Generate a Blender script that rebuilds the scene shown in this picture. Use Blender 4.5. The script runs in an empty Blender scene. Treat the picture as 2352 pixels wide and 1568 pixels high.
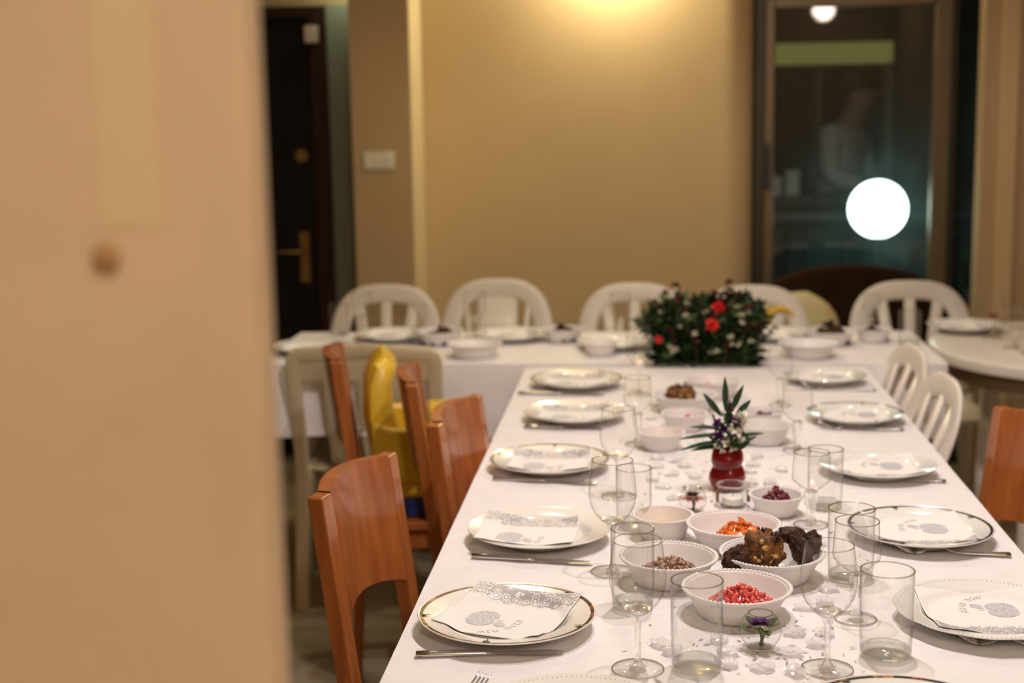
import bpy, math, random
from math import sin, cos, pi, radians, sqrt, atan2
from mathutils import Vector, Matrix, noise
random.seed(7)
S = bpy.context.scene
COL = S.collection

# ------------------------------------------------------------------ camera, world, lamps, exposure
cam = bpy.data.cameras.new('camera')
cam.lens = 50; cam.sensor_width = 36; cam.clip_start = 0.02; cam.clip_end = 100
cam.dof.use_dof = True; cam.dof.focus_distance = 2.03; cam.dof.aperture_fstop = 3.3
co = bpy.data.objects.new('camera', cam); COL.objects.link(co)
co.matrix_world = (Matrix.Translation((0, 0, 1.47)) @ Matrix.Rotation(radians(5.5), 4, 'Z')
                   @ Matrix.Rotation(radians(90 - 9.25), 4, 'X') @ Matrix.Rotation(radians(-1.0), 4, 'Z'))
S.camera = co
S.view_settings.view_transform = 'Standard'
S.view_settings.look = 'None'
S.view_settings.gamma = 1.0
S.view_settings.exposure = 0.0
S.view_settings.use_curve_mapping = False
S.cycles.use_denoising = True
S.cycles.transparent_max_bounces = 48
S.cycles.max_bounces = 14
S.cycles.transmission_bounces = 14
S.cycles.glossy_bounces = 6
S.cycles.blur_glossy = 0.2
S.cycles.sample_clamp_indirect = 12.0
w = bpy.data.worlds.new('night'); S.world = w; w.use_nodes = True
w.node_tree.nodes['Background'].inputs[0].default_value = (0.10, 0.16, 0.20, 1)
w.node_tree.nodes['Background'].inputs[1].default_value = 0.02

def lamp(name, loc, watts, col, r=0.05, spot=None, aim=None, blend=0.6):
    d = bpy.data.lights.new(name, 'SPOT' if spot else 'POINT')
    d.energy = watts; d.color = col; d.shadow_soft_size = r
    o = bpy.data.objects.new(name, d); COL.objects.link(o); o.location = loc
    if spot:
        d.spot_size = radians(spot); d.spot_blend = blend
        o.rotation_euler = (Vector(aim) - Vector(loc)).to_track_quat('-Z', 'Y').to_euler()
    return o
NEUT = (1.0, 0.885, 0.85)
WARM = (1.0, 0.82, 0.52)
down = lambda p: (p[0], p[1], 0)
for p, wt, c, r, cone in (((0.32, 2.12, 2.42), 54, NEUT, 0.03, 140), ((0.10, 2.46, 2.42), 46, NEUT, 0.03, 140),
                          ((-0.45, 4.10, 2.42), 27, WARM, 0.05, 150), ((0.75, 4.15, 2.42), 18, NEUT, 0.05, 150)):
    lamp('ceiling_downlight', p, wt, c, r, cone, down(p), 0.5)
lamp('rear_light', (1.75, -2.9, 2.40), 26, (1.0, 0.80, 0.66), 0.10)
lamp('rear_light', (0.55, -0.95, 2.42), 60, (1.0, 0.88, 0.74), 0.06)  # added unseen lamp behind the camera to brighten the foreground partition
lamp('wall_washer', (-0.13, 5.60, 2.13), 18, (1.0, 0.87, 0.57), 0.05)
lamp('niche_lamp', (-1.20, 5.76, 2.00), 1.0, (0.85, 1.0, 0.72), 0.03)

# ------------------------------------------------------------------ materials
MATS = {}
def nt(name):
    m = bpy.data.materials.new(name); m.use_nodes = True
    return m, m.node_tree.nodes, m.node_tree.links, m.node_tree.nodes['Principled BSDF']
def rgb(c): return (c[0], c[1], c[2], 1)
def pm(name, c, rough=0.5, metal=0.0, var=0.0, vscale=8.0, bump=0.0, bscale=60.0, spec=0.5, coat=0.0, sub=0.0, stretch=None, c2=None):
    if name in MATS: return MATS[name]
    m, N, L, b = nt(name)
    b.inputs['Base Color'].default_value = rgb(c); b.inputs['Roughness'].default_value = rough
    b.inputs['Metallic'].default_value = metal; b.inputs['Specular IOR Level'].default_value = spec
    b.inputs['Coat Weight'].default_value = coat; b.inputs['Coat Roughness'].default_value = 0.08
    if sub:
        b.inputs['Subsurface Weight'].default_value = sub
        b.inputs['Subsurface Radius'].default_value = (0.01, 0.006, 0.004)
    tc = N.new('ShaderNodeTexCoord'); mp = N.new('ShaderNodeMapping'); L.new(tc.outputs['Object'], mp.inputs[0])
    if stretch: mp.inputs['Scale'].default_value = stretch
    if var or c2:
        n = N.new('ShaderNodeTexNoise'); n.inputs['Scale'].default_value = vscale; n.inputs['Detail'].default_value = 5
        L.new(mp.outputs[0], n.inputs['Vector'])
        r = N.new('ShaderNodeValToRGB'); e = r.color_ramp.elements
        e[0].position = 0.35; e[1].position = 0.66
        a = c2 if c2 else tuple(x * (1 - var) for x in c); bb = c if c2 else tuple(min(1, x * (1 + var)) for x in c)
        e[0].color = rgb(a); e[1].color = rgb(bb)
        L.new(n.outputs['Fac'], r.inputs[0]); L.new(r.outputs[0], b.inputs['Base Color'])
    if bump:
        n2 = N.new('ShaderNodeTexNoise'); n2.inputs['Scale'].default_value = bscale; n2.inputs['Detail'].default_value = 4
        L.new(mp.outputs[0], n2.inputs['Vector'])
        bp = N.new('ShaderNodeBump'); bp.inputs['Strength'].default_value = bump; bp.inputs['Distance'].default_value = 0.004
        L.new(n2.outputs['Fac'], bp.inputs['Height']); L.new(bp.outputs[0], b.inputs['Normal'])
    MATS[name] = m; return m
def film(name, tint=(0.99, 0.99, 0.987), edge=(0.42, 0.40, 0.34), spec=0.045, ripple=0.0, power=5.0, rscale=45):
    if name in MATS: return MATS[name]
    m, N, L, b = nt(name); N.remove(b)
    out = N['Material Output']
    lw = N.new('ShaderNodeLayerWeight'); lw.inputs[0].default_value = 0.5
    p1 = N.new('ShaderNodeMath'); p1.operation = 'POWER'; p1.inputs[1].default_value = power; L.new(lw.outputs['Facing'], p1.inputs[0])
    mc = N.new('ShaderNodeMix'); mc.data_type = 'RGBA'; L.new(p1.outputs[0], mc.inputs[0])
    mc.inputs[6].default_value = rgb(tint); mc.inputs[7].default_value = rgb(edge)
    tr = N.new('ShaderNodeBsdfTransparent'); L.new(mc.outputs[2], tr.inputs[0])
    p2 = N.new('ShaderNodeMath'); p2.operation = 'POWER'; p2.inputs[1].default_value = 5; L.new(lw.outputs['Facing'], p2.inputs[0])
    ma = N.new('ShaderNodeMath'); ma.operation = 'MULTIPLY_ADD'; ma.inputs[1].default_value = 0.55; ma.inputs[2].default_value = spec; L.new(p2.outputs[0], ma.inputs[0])
    gl = N.new('ShaderNodeBsdfGlossy'); gl.inputs['Roughness'].default_value = 0.02
    if ripple:
        tc = N.new('ShaderNodeTexCoord'); n = N.new('ShaderNodeTexNoise'); n.inputs['Scale'].default_value = rscale
        L.new(tc.outputs['Object'], n.inputs['Vector'])
        bp = N.new('ShaderNodeBump'); bp.inputs['Strength'].default_value = ripple; bp.inputs['Distance'].default_value = 0.01
        L.new(n.outputs['Fac'], bp.inputs['Height']); L.new(bp.outputs[0], gl.inputs['Normal']); L.new(bp.outputs[0], lw.inputs['Normal'])
    mx = N.new('ShaderNodeMixShader'); L.new(ma.outputs[0], mx.inputs[0]); L.new(tr.outputs[0], mx.inputs[1]); L.new(gl.outputs[0], mx.inputs[2])
    L.new(mx.outputs[0], out.inputs[0]); MATS[name] = m; return m
def solidglass(name, c=(0.95, 0.97, 0.95), ior=1.46, rough=0.0):
    if name in MATS: return MATS[name]
    m, N, L, b = nt(name); N.remove(b)
    g = N.new('ShaderNodeBsdfGlass'); g.inputs[0].default_value = rgb(c); g.inputs['IOR'].default_value = ior; g.inputs['Roughness'].default_value = rough
    t = N.new('ShaderNodeBsdfTransparent'); t.inputs[0].default_value = rgb(c)
    mx = N.new('ShaderNodeMixShader'); mx.inputs[0].default_value = 0.45
    L.new(t.outputs[0], mx.inputs[1]); L.new(g.outputs[0], mx.inputs[2])
    L.new(mx.outputs[0], N['Material Output'].inputs[0]); MATS[name] = m; return m
def translucent(name, c, t=0.35, rough=0.5):
    if name in MATS: return MATS[name]
    m, N, L, b = nt(name)
    b.inputs['Base Color'].default_value = rgb(c); b.inputs['Roughness'].default_value = rough
    tr = N.new('ShaderNodeBsdfTranslucent'); tr.inputs[0].default_value = rgb(c)
    mx = N.new('ShaderNodeMixShader'); mx.inputs[0].default_value = t
    L.new(b.outputs[0], mx.inputs[1]); L.new(tr.outputs[0], mx.inputs[2]); L.new(mx.outputs[0], N['Material Output'].inputs[0])
    MATS[name] = m; return m
def emit(name, c, s):
    if name in MATS: return MATS[name]
    m, N, L, b = nt(name); N.remove(b)
    e = N.new('ShaderNodeEmission'); e.inputs[0].default_value = rgb(c); e.inputs[1].default_value = s
    L.new(e.outputs[0], N['Material Output'].inputs[0]); MATS[name] = m; return m
def voro(name, c1, c2, scale, rough=0.4, metal=0.0, lo=0.35, hi=0.5, feature='F1', c3=None):
    if name in MATS: return MATS[name]
    m, N, L, b = nt(name); b.inputs['Roughness'].default_value = rough; b.inputs['Metallic'].default_value = metal
    tc = N.new('ShaderNodeTexCoord'); v = N.new('ShaderNodeTexVoronoi'); v.inputs['Scale'].default_value = scale; v.feature = feature
    L.new(tc.outputs['Object'], v.inputs['Vector'])
    r = N.new('ShaderNodeValToRGB'); e = r.color_ramp.elements
    e[0].position = lo; e[1].position = hi; e[0].color = rgb(c1); e[1].color = rgb(c2)
    if c3:
        k = e.new((lo + hi) / 2); k.color = rgb(c3); r.color_ramp.interpolation = 'CONSTANT'
        sp = N.new('ShaderNodeSeparateColor'); L.new(v.outputs['Color'], sp.inputs[0]); L.new(sp.outputs[0], r.inputs[0])
    else:
        L.new(v.outputs['Distance'], r.inputs[0])
    L.new(r.outputs[0], b.inputs['Base Color']); MATS[name] = m; return m

PAINT = (0.58, 0.43, 0.24)
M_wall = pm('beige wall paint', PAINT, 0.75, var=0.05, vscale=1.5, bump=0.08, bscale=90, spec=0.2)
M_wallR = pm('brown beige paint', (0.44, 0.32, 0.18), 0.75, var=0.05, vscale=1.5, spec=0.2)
M_peach = pm('peach wall paint', (0.66, 0.485, 0.305), 0.7, var=0.05, vscale=6, spec=0.2)
M_cream = pm('cream plaster strip', (0.82, 0.69, 0.42), 0.6, var=0.03)
M_ceil = pm('white ceiling paint', (0.78, 0.72, 0.62), 0.9)
M_floor = pm('grey beige floor tile', (0.34, 0.29, 0.19), 0.35, var=0.15, vscale=3)
M_grout = pm('dark grout', (0.16, 0.13, 0.09), 0.8)
M_cloth = pm('white damask cloth', (0.80, 0.765, 0.765), 0.65, var=0.02, vscale=30, bump=0.4, bscale=38, spec=0.25)
M_china = pm('white glazed china', (0.83, 0.80, 0.74), 0.12, spec=0.5, coat=0.4)
M_chinaW = pm('cool white china', (0.80, 0.80, 0.76), 0.12, spec=0.5, coat=0.4)
M_paper = pm('white paper napkin', (0.83, 0.80, 0.765), 0.9, bump=0.1, bscale=150, spec=0.1)
M_silver = voro('silver print paisley', (0.33, 0.33, 0.36), (0.60, 0.60, 0.63), 330, 0.5, 0.0, 0.25, 0.55)
M_lace = voro('silver lace print', (0.84, 0.81, 0.78), (0.40, 0.39, 0.40), 88, 0.45, 0.05, 0.20, 0.24)
for nd in M_lace.node_tree.nodes:
    if nd.type == 'VALTORGB':
        for p, c in ((0.42, (0.40, 0.39, 0.40, 1)), (0.46, (0.84, 0.81, 0.78, 1)), (0.52, (0.84, 0.81, 0.78, 1)), (0.56, (0.42, 0.41, 0.42, 1))):
            k = nd.color_ramp.elements.new(p); k.color = c
M_ink = pm('silver ink', (0.50, 0.48, 0.48), 0.4, metal=0.2)
M_bandA = voro('brown gold rim pattern', (0.03, 0.028, 0.022), (0.40, 0.24, 0.08), 85, 0.2, 0.0, 0.3, 0.8, c3=(0.20, 0.05, 0.018))
M_bandB = voro('dark green rim pattern', (0.02, 0.025, 0.018), (0.10, 0.06, 0.02), 85, 0.2, 0.0, 0.3, 0.8, c3=(0.05, 0.03, 0.018))
M_bandC = voro('olive gold rim pattern', (0.10, 0.09, 0.04), (0.26, 0.22, 0.09), 85, 0.2, 0.0, 0.3, 0.8, c3=(0.16, 0.13, 0.06))
M_sprig = pm('dark green sprig print', (0.03, 0.045, 0.02), 0.3)
M_steel = pm('stainless steel', (0.58, 0.56, 0.53), 0.22, metal=1.0)
M_bowl = translucent('white foam bowl', (0.89, 0.85, 0.83), 0.16, 0.4)
M_film = film('thin clear glass'); M_filmI = film('inner glass face', (0.995, 0.995, 0.993), (0.72, 0.71, 0.66), 0.03)
M_filmR = film('rippled clear glass', (0.985, 0.99, 0.985), (0.62, 0.64, 0.60), 0.06, ripple=0.35, power=4.5, rscale=70)
M_rim = film('glass rim', (0.84, 0.83, 0.79), (0.36, 0.32, 0.25), 0.14, power=1.6)
M_solid = solidglass('solid clear glass', (0.985, 0.99, 0.985))
M_solidG = solidglass('thick greenish glass', (0.975, 0.99, 0.978))
M_red_glass = None
M_beads = pm('beads', (0.84, 0.80, 0.77), 0.35)
M_pom = pm('pomegranate seed', (0.50, 0.018, 0.022), 0.12, c2=(0.80, 0.15, 0.11), vscale=110, coat=1.0)
M_bean = pm('brown bean', (0.30, 0.165, 0.095), 0.35, var=0.4, vscale=60, coat=0.2)
M_beaneye = pm('black bean eye', (0.02, 0.014, 0.01), 0.4)
M_carrot = pm('cooked carrot', (0.85, 0.22, 0.02), 0.3, c2=(0.62, 0.12, 0.012), vscale=60, coat=0.4)
M_beet = pm('beetroot', (0.10, 0.008, 0.02), 0.3, c2=(0.20, 0.01, 0.035), vscale=60, coat=0.4)
M_honey = pm('honey', (0.80, 0.42, 0.08), 0.08, coat=0.6)
M_patty = pm('browned patty', (0.085, 0.030, 0.012), 0.5, c2=(0.018, 0.008, 0.005), vscale=45, bump=0.9, bscale=260, coat=0.08, spec=0.25)
M_pattyL = pm('golden brown patty', (0.30, 0.125, 0.03), 0.5, c2=(0.035, 0.012, 0.006), vscale=60, bump=0.9, bscale=260, coat=0.06, spec=0.25)
M_wood = pm('orange brown beech', (0.43, 0.135, 0.028), 0.33, c2=(0.31, 0.082, 0.016), vscale=5, stretch=(9, 9, 1.0), coat=0.35)
M_woodD = pm('dark stained wood', (0.19, 0.055, 0.016), 0.35, c2=(0.13, 0.035, 0.01), vscale=5, stretch=(9, 9, 1.0), coat=0.3)
M_plast = pm('white plastic', (0.72, 0.66, 0.60), 0.32, var=0.03)
M_plastB = pm('yellowish cream plastic', (0.56, 0.47, 0.31), 0.4, var=0.05)  # yellowish cream for every part of the square-backed chair
M_yel = pm('yellow plastic', (0.72, 0.46, 0.03), 0.35, var=0.05)
M_blue = pm('navy blue plastic', (0.012, 0.025, 0.14), 0.4)
M_redp = pm('red plastic', (0.45, 0.03, 0.03), 0.4)
M_black = pm('black webbing', (0.02, 0.02, 0.022), 0.6)
M_doorw = pm('dark brown door veneer', (0.007, 0.005, 0.003), 0.6, spec=0.2, var=0.3, vscale=5, stretch=(8, 8, 1))
M_doorf = pm('dark red brown jamb', (0.028, 0.010, 0.005), 0.6, var=0.2, spec=0.2)
M_brass = pm('aged brass', (0.27, 0.165, 0.055), 0.4, metal=0.8)
M_alu = pm('brown aluminium frame', (0.16, 0.115, 0.065), 0.38, metal=0.35)
M_alud = pm('dark aluminium frame', (0.05, 0.038, 0.022), 0.4, metal=0.3)
M_leaf = pm('dark green leaf', (0.012, 0.026, 0.008), 0.7, var=0.5, vscale=25, spec=0.15)
M_leafL = pm('fresh green leaf', (0.05, 0.095, 0.018), 0.6, var=0.4, vscale=25)
M_olive = pm('olive green leaf', (0.020, 0.048, 0.022), 0.6, var=0.25, vscale=40, spec=0.2)
M_stem = pm('green stem', (0.09, 0.14, 0.03), 0.5)
M_white = pm('white petal', (0.80, 0.76, 0.66), 0.6)
M_purple = pm('purple petal', (0.09, 0.012, 0.12), 0.55)
M_maroon = pm('maroon petal', (0.085, 0.008, 0.012), 0.55)
M_redfl = pm('bright red petal', (0.72, 0.035, 0.025), 0.5)
M_pink = pm('pink petal', (0.72, 0.20, 0.28), 0.5)

# ------------------------------------------------------------------ mesh helpers
class G:
    def __init__(s): s.v = []; s.f = []; s.mi = []; s.cur = 0
    def add(s, vs, fs, M=None):
        o = len(s.v)
        for p in vs:
            p = Vector(p); s.v.append(tuple(M @ p if M else p))
        for q in fs: s.f.append(tuple(i + o for i in q)); s.mi.append(s.cur)
        return s
    def lathe(s, prof, seg=48, M=None, wob=None, cap0=False, cap1=False):
        vs = []; fs = []; n = len(prof)
        for k in range(seg):
            a = 2 * pi * k / seg
            for i, (r, z) in enumerate(prof):
                if wob: r, z = wob(r, z, a)
                vs.append((r * cos(a), r * sin(a), z))
        for k in range(seg):
            k2 = (k + 1) % seg
            for i in range(n - 1): fs.append((k * n + i, k2 * n + i, k2 * n + i + 1, k * n + i + 1))
        if cap0: fs.append(tuple(k * n for k in reversed(range(seg))))
        if cap1: fs.append(tuple(k * n + n - 1 for k in range(seg)))
        return s.add(vs, fs, M)
    def box(s, a, b, M=None):
        x0, y0, z0 = a; x1, y1, z1 = b
        vs = [(x0, y0, z0), (x1, y0, z0), (x1, y1, z0), (x0, y1, z0), (x0, y0, z1), (x1, y0, z1), (x1, y1, z1), (x0, y1, z1)]
        fs = [(3, 2, 1, 0), (4, 5, 6, 7), (0, 1, 5, 4), (1, 2, 6, 5), (2, 3, 7, 6), (3, 0, 4, 7)]
        return s.add(vs, fs, M)
    def tube(s, pts, r, seg=10, M=None, closed=False, flat=None, up=(0, 0, 1)):
        pts = [Vector(p) for p in pts]; n = len(pts); vs = []; fs = []
        U = Vector(up)
        for i, p in enumerate(pts):
            if closed: t = pts[(i + 1) % n] - pts[i - 1]
            else: t = pts[min(i + 1, n - 1)] - pts[max(i - 1, 0)]
            t.normalize()
            a = t.cross(U)
            if a.length < 1e-4: a = t.cross(Vector((1, 0, 0)))
            a.normalize(); b = a.cross(t)
            rr = r[i] if isinstance(r, (list, tuple)) else r
            ra, rb = (rr, rr) if flat is None else (rr * flat[0], rr * flat[1])
            for k in range(seg):
                th = 2 * pi * k / seg
                c, d = cos(th), sin(th)
                if flat and len(flat) > 2:
                    e = flat[2]; c = math.copysign(abs(c) ** e, c); d = math.copysign(abs(d) ** e, d)
                vs.append(p + a * ra * c + b * rb * d)
        m = n if closed else n - 1
        for i in range(m):
            j = (i + 1) % n
            for k in range(seg):
                l = (k + 1) % seg
                fs.append((i * seg + k, i * seg + l, j * seg + l, j * seg + k))
        if not closed:
            fs.append(tuple(reversed(range(seg)))); fs.append(tuple((n - 1) * seg + k for k in range(seg)))
        return s.add(vs, fs, M)
    def ball(s, c, r, M=None, seg=10, rings=7, jit=0.0, seedv=0.0):
        c = Vector(c); rx, ry, rz = r if isinstance(r, (tuple, list)) else (r, r, r)
        vs = [(0, 0, -1)]; fs = []
        for i in range(1, rings):
            ph = -pi / 2 + pi * i / rings
            for k in range(seg):
                a = 2 * pi * k / seg; vs.append((cos(ph) * cos(a), cos(ph) * sin(a), sin(ph)))
        vs.append((0, 0, 1)); top = len(vs) - 1
        for k in range(seg):
            l = (k + 1) % seg
            fs.append((0, 1 + l, 1 + k))
            for i in range(rings - 2): a = 1 + i * seg; fs.append((a + k, a + l, a + seg + l, a + seg + k))
            a = 1 + (rings - 2) * seg; fs.append((a + k, a + l, top))
        out = []
        for p in vs:
            q = Vector(p); f = 1 + (jit * noise.noise(q * 2.1 + Vector((seedv, seedv * 1.7, seedv * .3))) if jit else 0)
            q = Vector((q.x * rx * f, q.y * ry * f, q.z * rz * f))
            if M: q = M @ q
            out.append(q + c)
        return s.add(out, fs)
    def prism(s, poly, h, M=None, z0=0.0):
        n = len(poly)
        vs = [(x, y, z0) for x, y in poly] + [(x, y, z0 + h) for x, y in poly]
        fs = [tuple(reversed(range(n))), tuple(range(n, 2 * n))] + [(i, (i + 1) % n, n + (i + 1) % n, n + i) for i in range(n)]
        return s.add(vs, fs, M)
    def grid(s, nx, ny, fn, M=None):
        vs = [fn(i / nx, j / ny) for j in range(ny + 1) for i in range(nx + 1)]
        fs = [(j * (nx + 1) + i, j * (nx + 1) + i + 1, (j + 1) * (nx + 1) + i + 1, (j + 1) * (nx + 1) + i) for j in range(ny) for i in range(nx)]
        return s.add(vs, fs, M)
    def mesh(s, name, smooth=True, autos=None):
        m = bpy.data.meshes.new(name); m.from_pydata(s.v, [], s.f); m.update()
        if any(s.mi): m.polygons.foreach_set('material_index', s.mi)
        if smooth:
            m.polygons.foreach_set('use_smooth', [True] * len(m.polygons))
            if autos: m.set_sharp_from_angle(angle=radians(autos))
        return m
CACHE = {}
def cached(key, fn):
    if key not in CACHE: CACHE[key] = fn()
    return CACHE[key]
def put(name, mesh, mats, parent=None, loc=None, rot=None, label=None, cat=None, group=None, kind=None):
    if isinstance(mesh, G): mesh = mesh.mesh(name, autos=40)
    if mats is not None and not mesh.materials:
        for m in (mats if isinstance(mats, (list, tuple)) else [mats]): mesh.materials.append(m)
    o = bpy.data.objects.new(name, mesh); COL.objects.link(o)
    if parent: o.parent = parent
    if loc is not None: o.location = loc
    if rot is not None: o.rotation_euler = rot if isinstance(rot, (tuple, list)) else (0, 0, rot)
    if label: o['label'] = label
    if cat: o['category'] = cat
    if group: o['group'] = group
    if kind: o['kind'] = kind
    return o
def thing(name, label, cat, loc=(0, 0, 0), rz=0.0, group=None, rot=None):
    return put(name, None, None, None, loc, rot or (0, 0, rz), label, cat, group)
def bev(o, wd=0.003, seg=2):
    m = o.modifiers.new('bevel', 'BEVEL'); m.width = wd; m.segments = seg; m.limit_method = 'ANGLE'; m.angle_limit = radians(40)
    return o
def solid(o, t, off=-1):
    m = o.modifiers.new('thickness', 'SOLIDIFY'); m.thickness = t; m.offset = off; return o
def subd(o, l=1):
    m = o.modifiers.new('subdivision', 'SUBSURF'); m.levels = l; m.render_levels = l; return o
T = 0.74

# ------------------------------------------------------------------ setting
def wallbox(name, a, b, mat, parent=None): 
    return put(name, G().box(a, b), mat, parent, kind='structure' if parent is None else None)
fl = put('floor', G().box((-3.2, -4.2, -0.06), (2.6, 6.1, -0.004)), M_grout, kind='structure')
tile_me = G().box((-0.2475, -0.2475, -0.02), (0.2475, 0.2475, 0)).mesh('tile', smooth=False); tile_me.materials.append(M_floor)
for ix in range(-4, 2):
    for iy in range(3, 12):
        t = put('tile', tile_me, None, fl, (ix * 0.5 + 0.1, iy * 0.5 + 0.1, 0.0))
rest = G()
for ix in range(-6, 5):
    for iy in range(-8, 12):
        if -4 <= ix < 2 and iy >= 3: continue
        rest.box((ix * 0.5 - 0.1475, iy * 0.5 - 0.1475, -0.02), (ix * 0.5 + 0.3475, iy * 0.5 + 0.3475, 0))
put('outer_tiles', rest, M_floor, fl, kind='stuff')
put('ceiling', G().box((-3.2, -4.2, 2.6), (2.6, 6.1, 2.7)), M_ceil, kind='structure')
rp = [(-0.95, 5.80), (0.30, 5.80)] + [(0.30 + 0.135 * sin(a), 5.935 - 0.135 * cos(a)) for a in [pi / 2 * k / 14 for k in range(1, 15)]] + [(0.435, 5.97), (-0.95, 5.97)]
wb = G().prism(rp, 2.6).mesh('wall_back', autos=30)
put('wall_back', wb, M_wall, kind='structure')
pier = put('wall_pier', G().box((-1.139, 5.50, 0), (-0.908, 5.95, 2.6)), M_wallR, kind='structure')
put('corner_strip', G().box((-0.9085, 5.502, 0), (-0.904, 5.796, 2.6)), M_cream, pier)
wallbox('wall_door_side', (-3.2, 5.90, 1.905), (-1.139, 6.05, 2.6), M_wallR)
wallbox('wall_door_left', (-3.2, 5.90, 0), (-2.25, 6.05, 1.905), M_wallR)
wallbox('wall_door_right', (-1.315, 5.90, 0), (-1.139, 6.05, 1.905), pm('grey green niche paint', (0.24, 0.25, 0.19), 0.7))
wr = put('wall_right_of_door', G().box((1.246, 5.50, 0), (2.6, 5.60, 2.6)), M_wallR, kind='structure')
put('pilaster', G().box((1.305, 5.475, 0), (1.365, 5.50, 2.6)), M_wall, wr)
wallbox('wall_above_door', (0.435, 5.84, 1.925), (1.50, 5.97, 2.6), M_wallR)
wallbox('wall_left', (-3.3, -4.2, 0), (-3.2, 6.05, 2.6), M_wall)
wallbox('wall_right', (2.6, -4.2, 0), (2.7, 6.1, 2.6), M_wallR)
wallbox('wall_front', (-3.3, -4.3, 0), (2.7, -4.2, 2.6), M_wall)

# foreground partition, its vertical strip and its peg
Mp = Matrix.Translation((-0.206, 0.75, 0)) @ Matrix.Rotation(radians(10), 4, 'Z')
part = put('wall_partition', G().box((-0.62, 0, 0), (0, 0.05, 2.6), Mp), M_peach, kind='structure')
bev(part, 0.012, 4)
put('cover_strip', G().box((-0.084, -0.0012, 1.412), (-0.054, 0, 2.6), Mp), pm('pale peach strip', (0.70, 0.53, 0.30), 0.7), part)
pg = G().lathe([(0, -0.010), (0.005, -0.0095), (0.0075, -0.007), (0.0065, -0.003), (0.006, 0.0)], 20, Mp @ Matrix.Translation((-0.082, -0.0, 1.397)) @ Matrix.Rotation(radians(-90), 4, 'X'))
put('wall_peg', pg, pm('brown wooden peg', (0.44, 0.25, 0.10), 0.6), part)

# wooden entrance door
d1 = put('door_1', G().box((-2.22, 5.93, 0.01), (-1.385, 5.97, 1.86)), M_doorw, kind='structure')
fr = G(); fr.box((-1.385, 5.885, 0), (-1.315, 5.98, 1.905)); fr.box((-2.25, 5.885, 1.86), (-1.385, 5.98, 1.905)); fr.box((-2.25, 5.885, 0), (-2.22, 5.98, 1.86))
put('door_frame', fr, M_doorf, d1)
for z0, z1 in ((0.15, 0.72), (0.82, 1.18), (1.28, 1.74)):
    bev(put('door_panel', G().box((-2.10, 5.922, z0), (-1.52, 5.93, z1)), M_doorw, d1), 0.004)
h = put('handle_plate', G().box((-1.468, 5.918, 0.76), (-1.428, 5.93, 0.975)), M_brass, d1)
put('lever', G().tube([(-1.45, 5.918, 0.89), (-1.45, 5.885, 0.89), (-1.465, 5.878, 0.891), (-1.55, 5.878, 0.893)], 0.0085, 10), M_brass, h)
put('lock_cover', G().lathe([(0, 0.012), (0.026, 0.012), (0.03, 0.0)], 24, Matrix.Translation((-1.445, 5.93, 1.294)) @ Matrix.Rotation(radians(90), 4, 'X')), M_brass, d1)
bev(put('door_sensor', G().box((-1.40, 5.86, 1.755), (-1.345, 5.885, 1.825)), pm('pale pink plastic', (0.55, 0.42, 0.36), 0.5), d1), 0.004)

sw = put('switch_plate', G().box((-1.098, 5.488, 1.246), (-0.974, 5.50, 1.320)), pm('ivory plastic', (0.62, 0.58, 0.46), 0.4), label='ivory rectangular switch plate on the brown pier', cat='switch')
bev(sw, 0.004)
for k in range(3):
    bev(put('rocker', G().box((-1.088 + k * 0.036, 5.483, 1.256), (-1.056 + k * 0.036, 5.488, 1.310)), pm('ivory rocker', (0.70, 0.66, 0.55), 0.35), sw), 0.002)

# glass door to the terrace
DY = 5.86
d2 = put('door_2', G().box((0.436, DY, 0), (0.468, DY + .09, 1.925)).box((0.468, DY, 1.893), (1.36, DY + .09, 1.925)).box((1.33, DY, 0), (1.36, DY + .09, 1.893)).box((0.468, DY, 0), (1.33, DY + .09, 0.03)), M_alud, kind='structure')
fr = G(); fr.box((0.470, DY + .005, 0.03), (0.512, DY + .055, 1.89)); fr.box((1.136, DY + .005, 0.03), (1.205, DY + .055, 1.89)); fr.box((0.512, DY + .005, 1.85), (1.136, DY + .055, 1.89)); fr.box((0.512, DY + .005, 0.03), (1.136, DY + .055, 0.12))
bev(put('sash_frame', fr, M_alu, d2), 0.006, 3)
put('mullion', G().box((1.205, DY + .02, 0.03), (1.228, DY + .08, 1.89)), M_alud, d2)
bev(put('latch_handle', G().box((0.468, DY - .02, 1.14), (0.494, DY + .005, 1.32)), M_black, d2), 0.005)
def panemat():
    m, N, L, b = nt('smeared door glass'); N.remove(b)
    t = N.new('ShaderNodeBsdfTransparent'); t.inputs[0].default_value = (0.86, 0.90, 0.87, 1)
    g = N.new('ShaderNodeBsdfGlossy'); g.inputs['Roughness'].default_value = 0.02
    tl = N.new('ShaderNodeBsdfTranslucent'); tl.inputs[0].default_value = (0.42, 0.85, 0.88, 1)
    a = N.new('ShaderNodeMixShader'); a.inputs[0].default_value = 0.055
    c = N.new('ShaderNodeMixShader')
    tc = N.new('ShaderNodeTexCoord'); n = N.new('ShaderNodeTexNoise'); n.inputs['Scale'].default_value = 6; L.new(tc.outputs['Object'], n.inputs['Vector'])
    r = N.new('ShaderNodeMapRange'); r.inputs[1].default_value = 0.3; r.inputs[2].default_value = 0.75; r.inputs[3].default_value = 0.02; r.inputs[4].default_value = 0.06
    L.new(n.outputs['Fac'], r.inputs[0]); L.new(r.outputs[0], c.inputs[0])
    L.new(t.outputs[0], a.inputs[1]); L.new(g.outputs[0], a.inputs[2]); L.new(a.outputs[0], c.inputs[1]); L.new(tl.outputs[0], c.inputs[2])
    L.new(c.outputs[0], N['Material Output'].inputs[0]); return m
M_pane = panemat()
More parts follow.
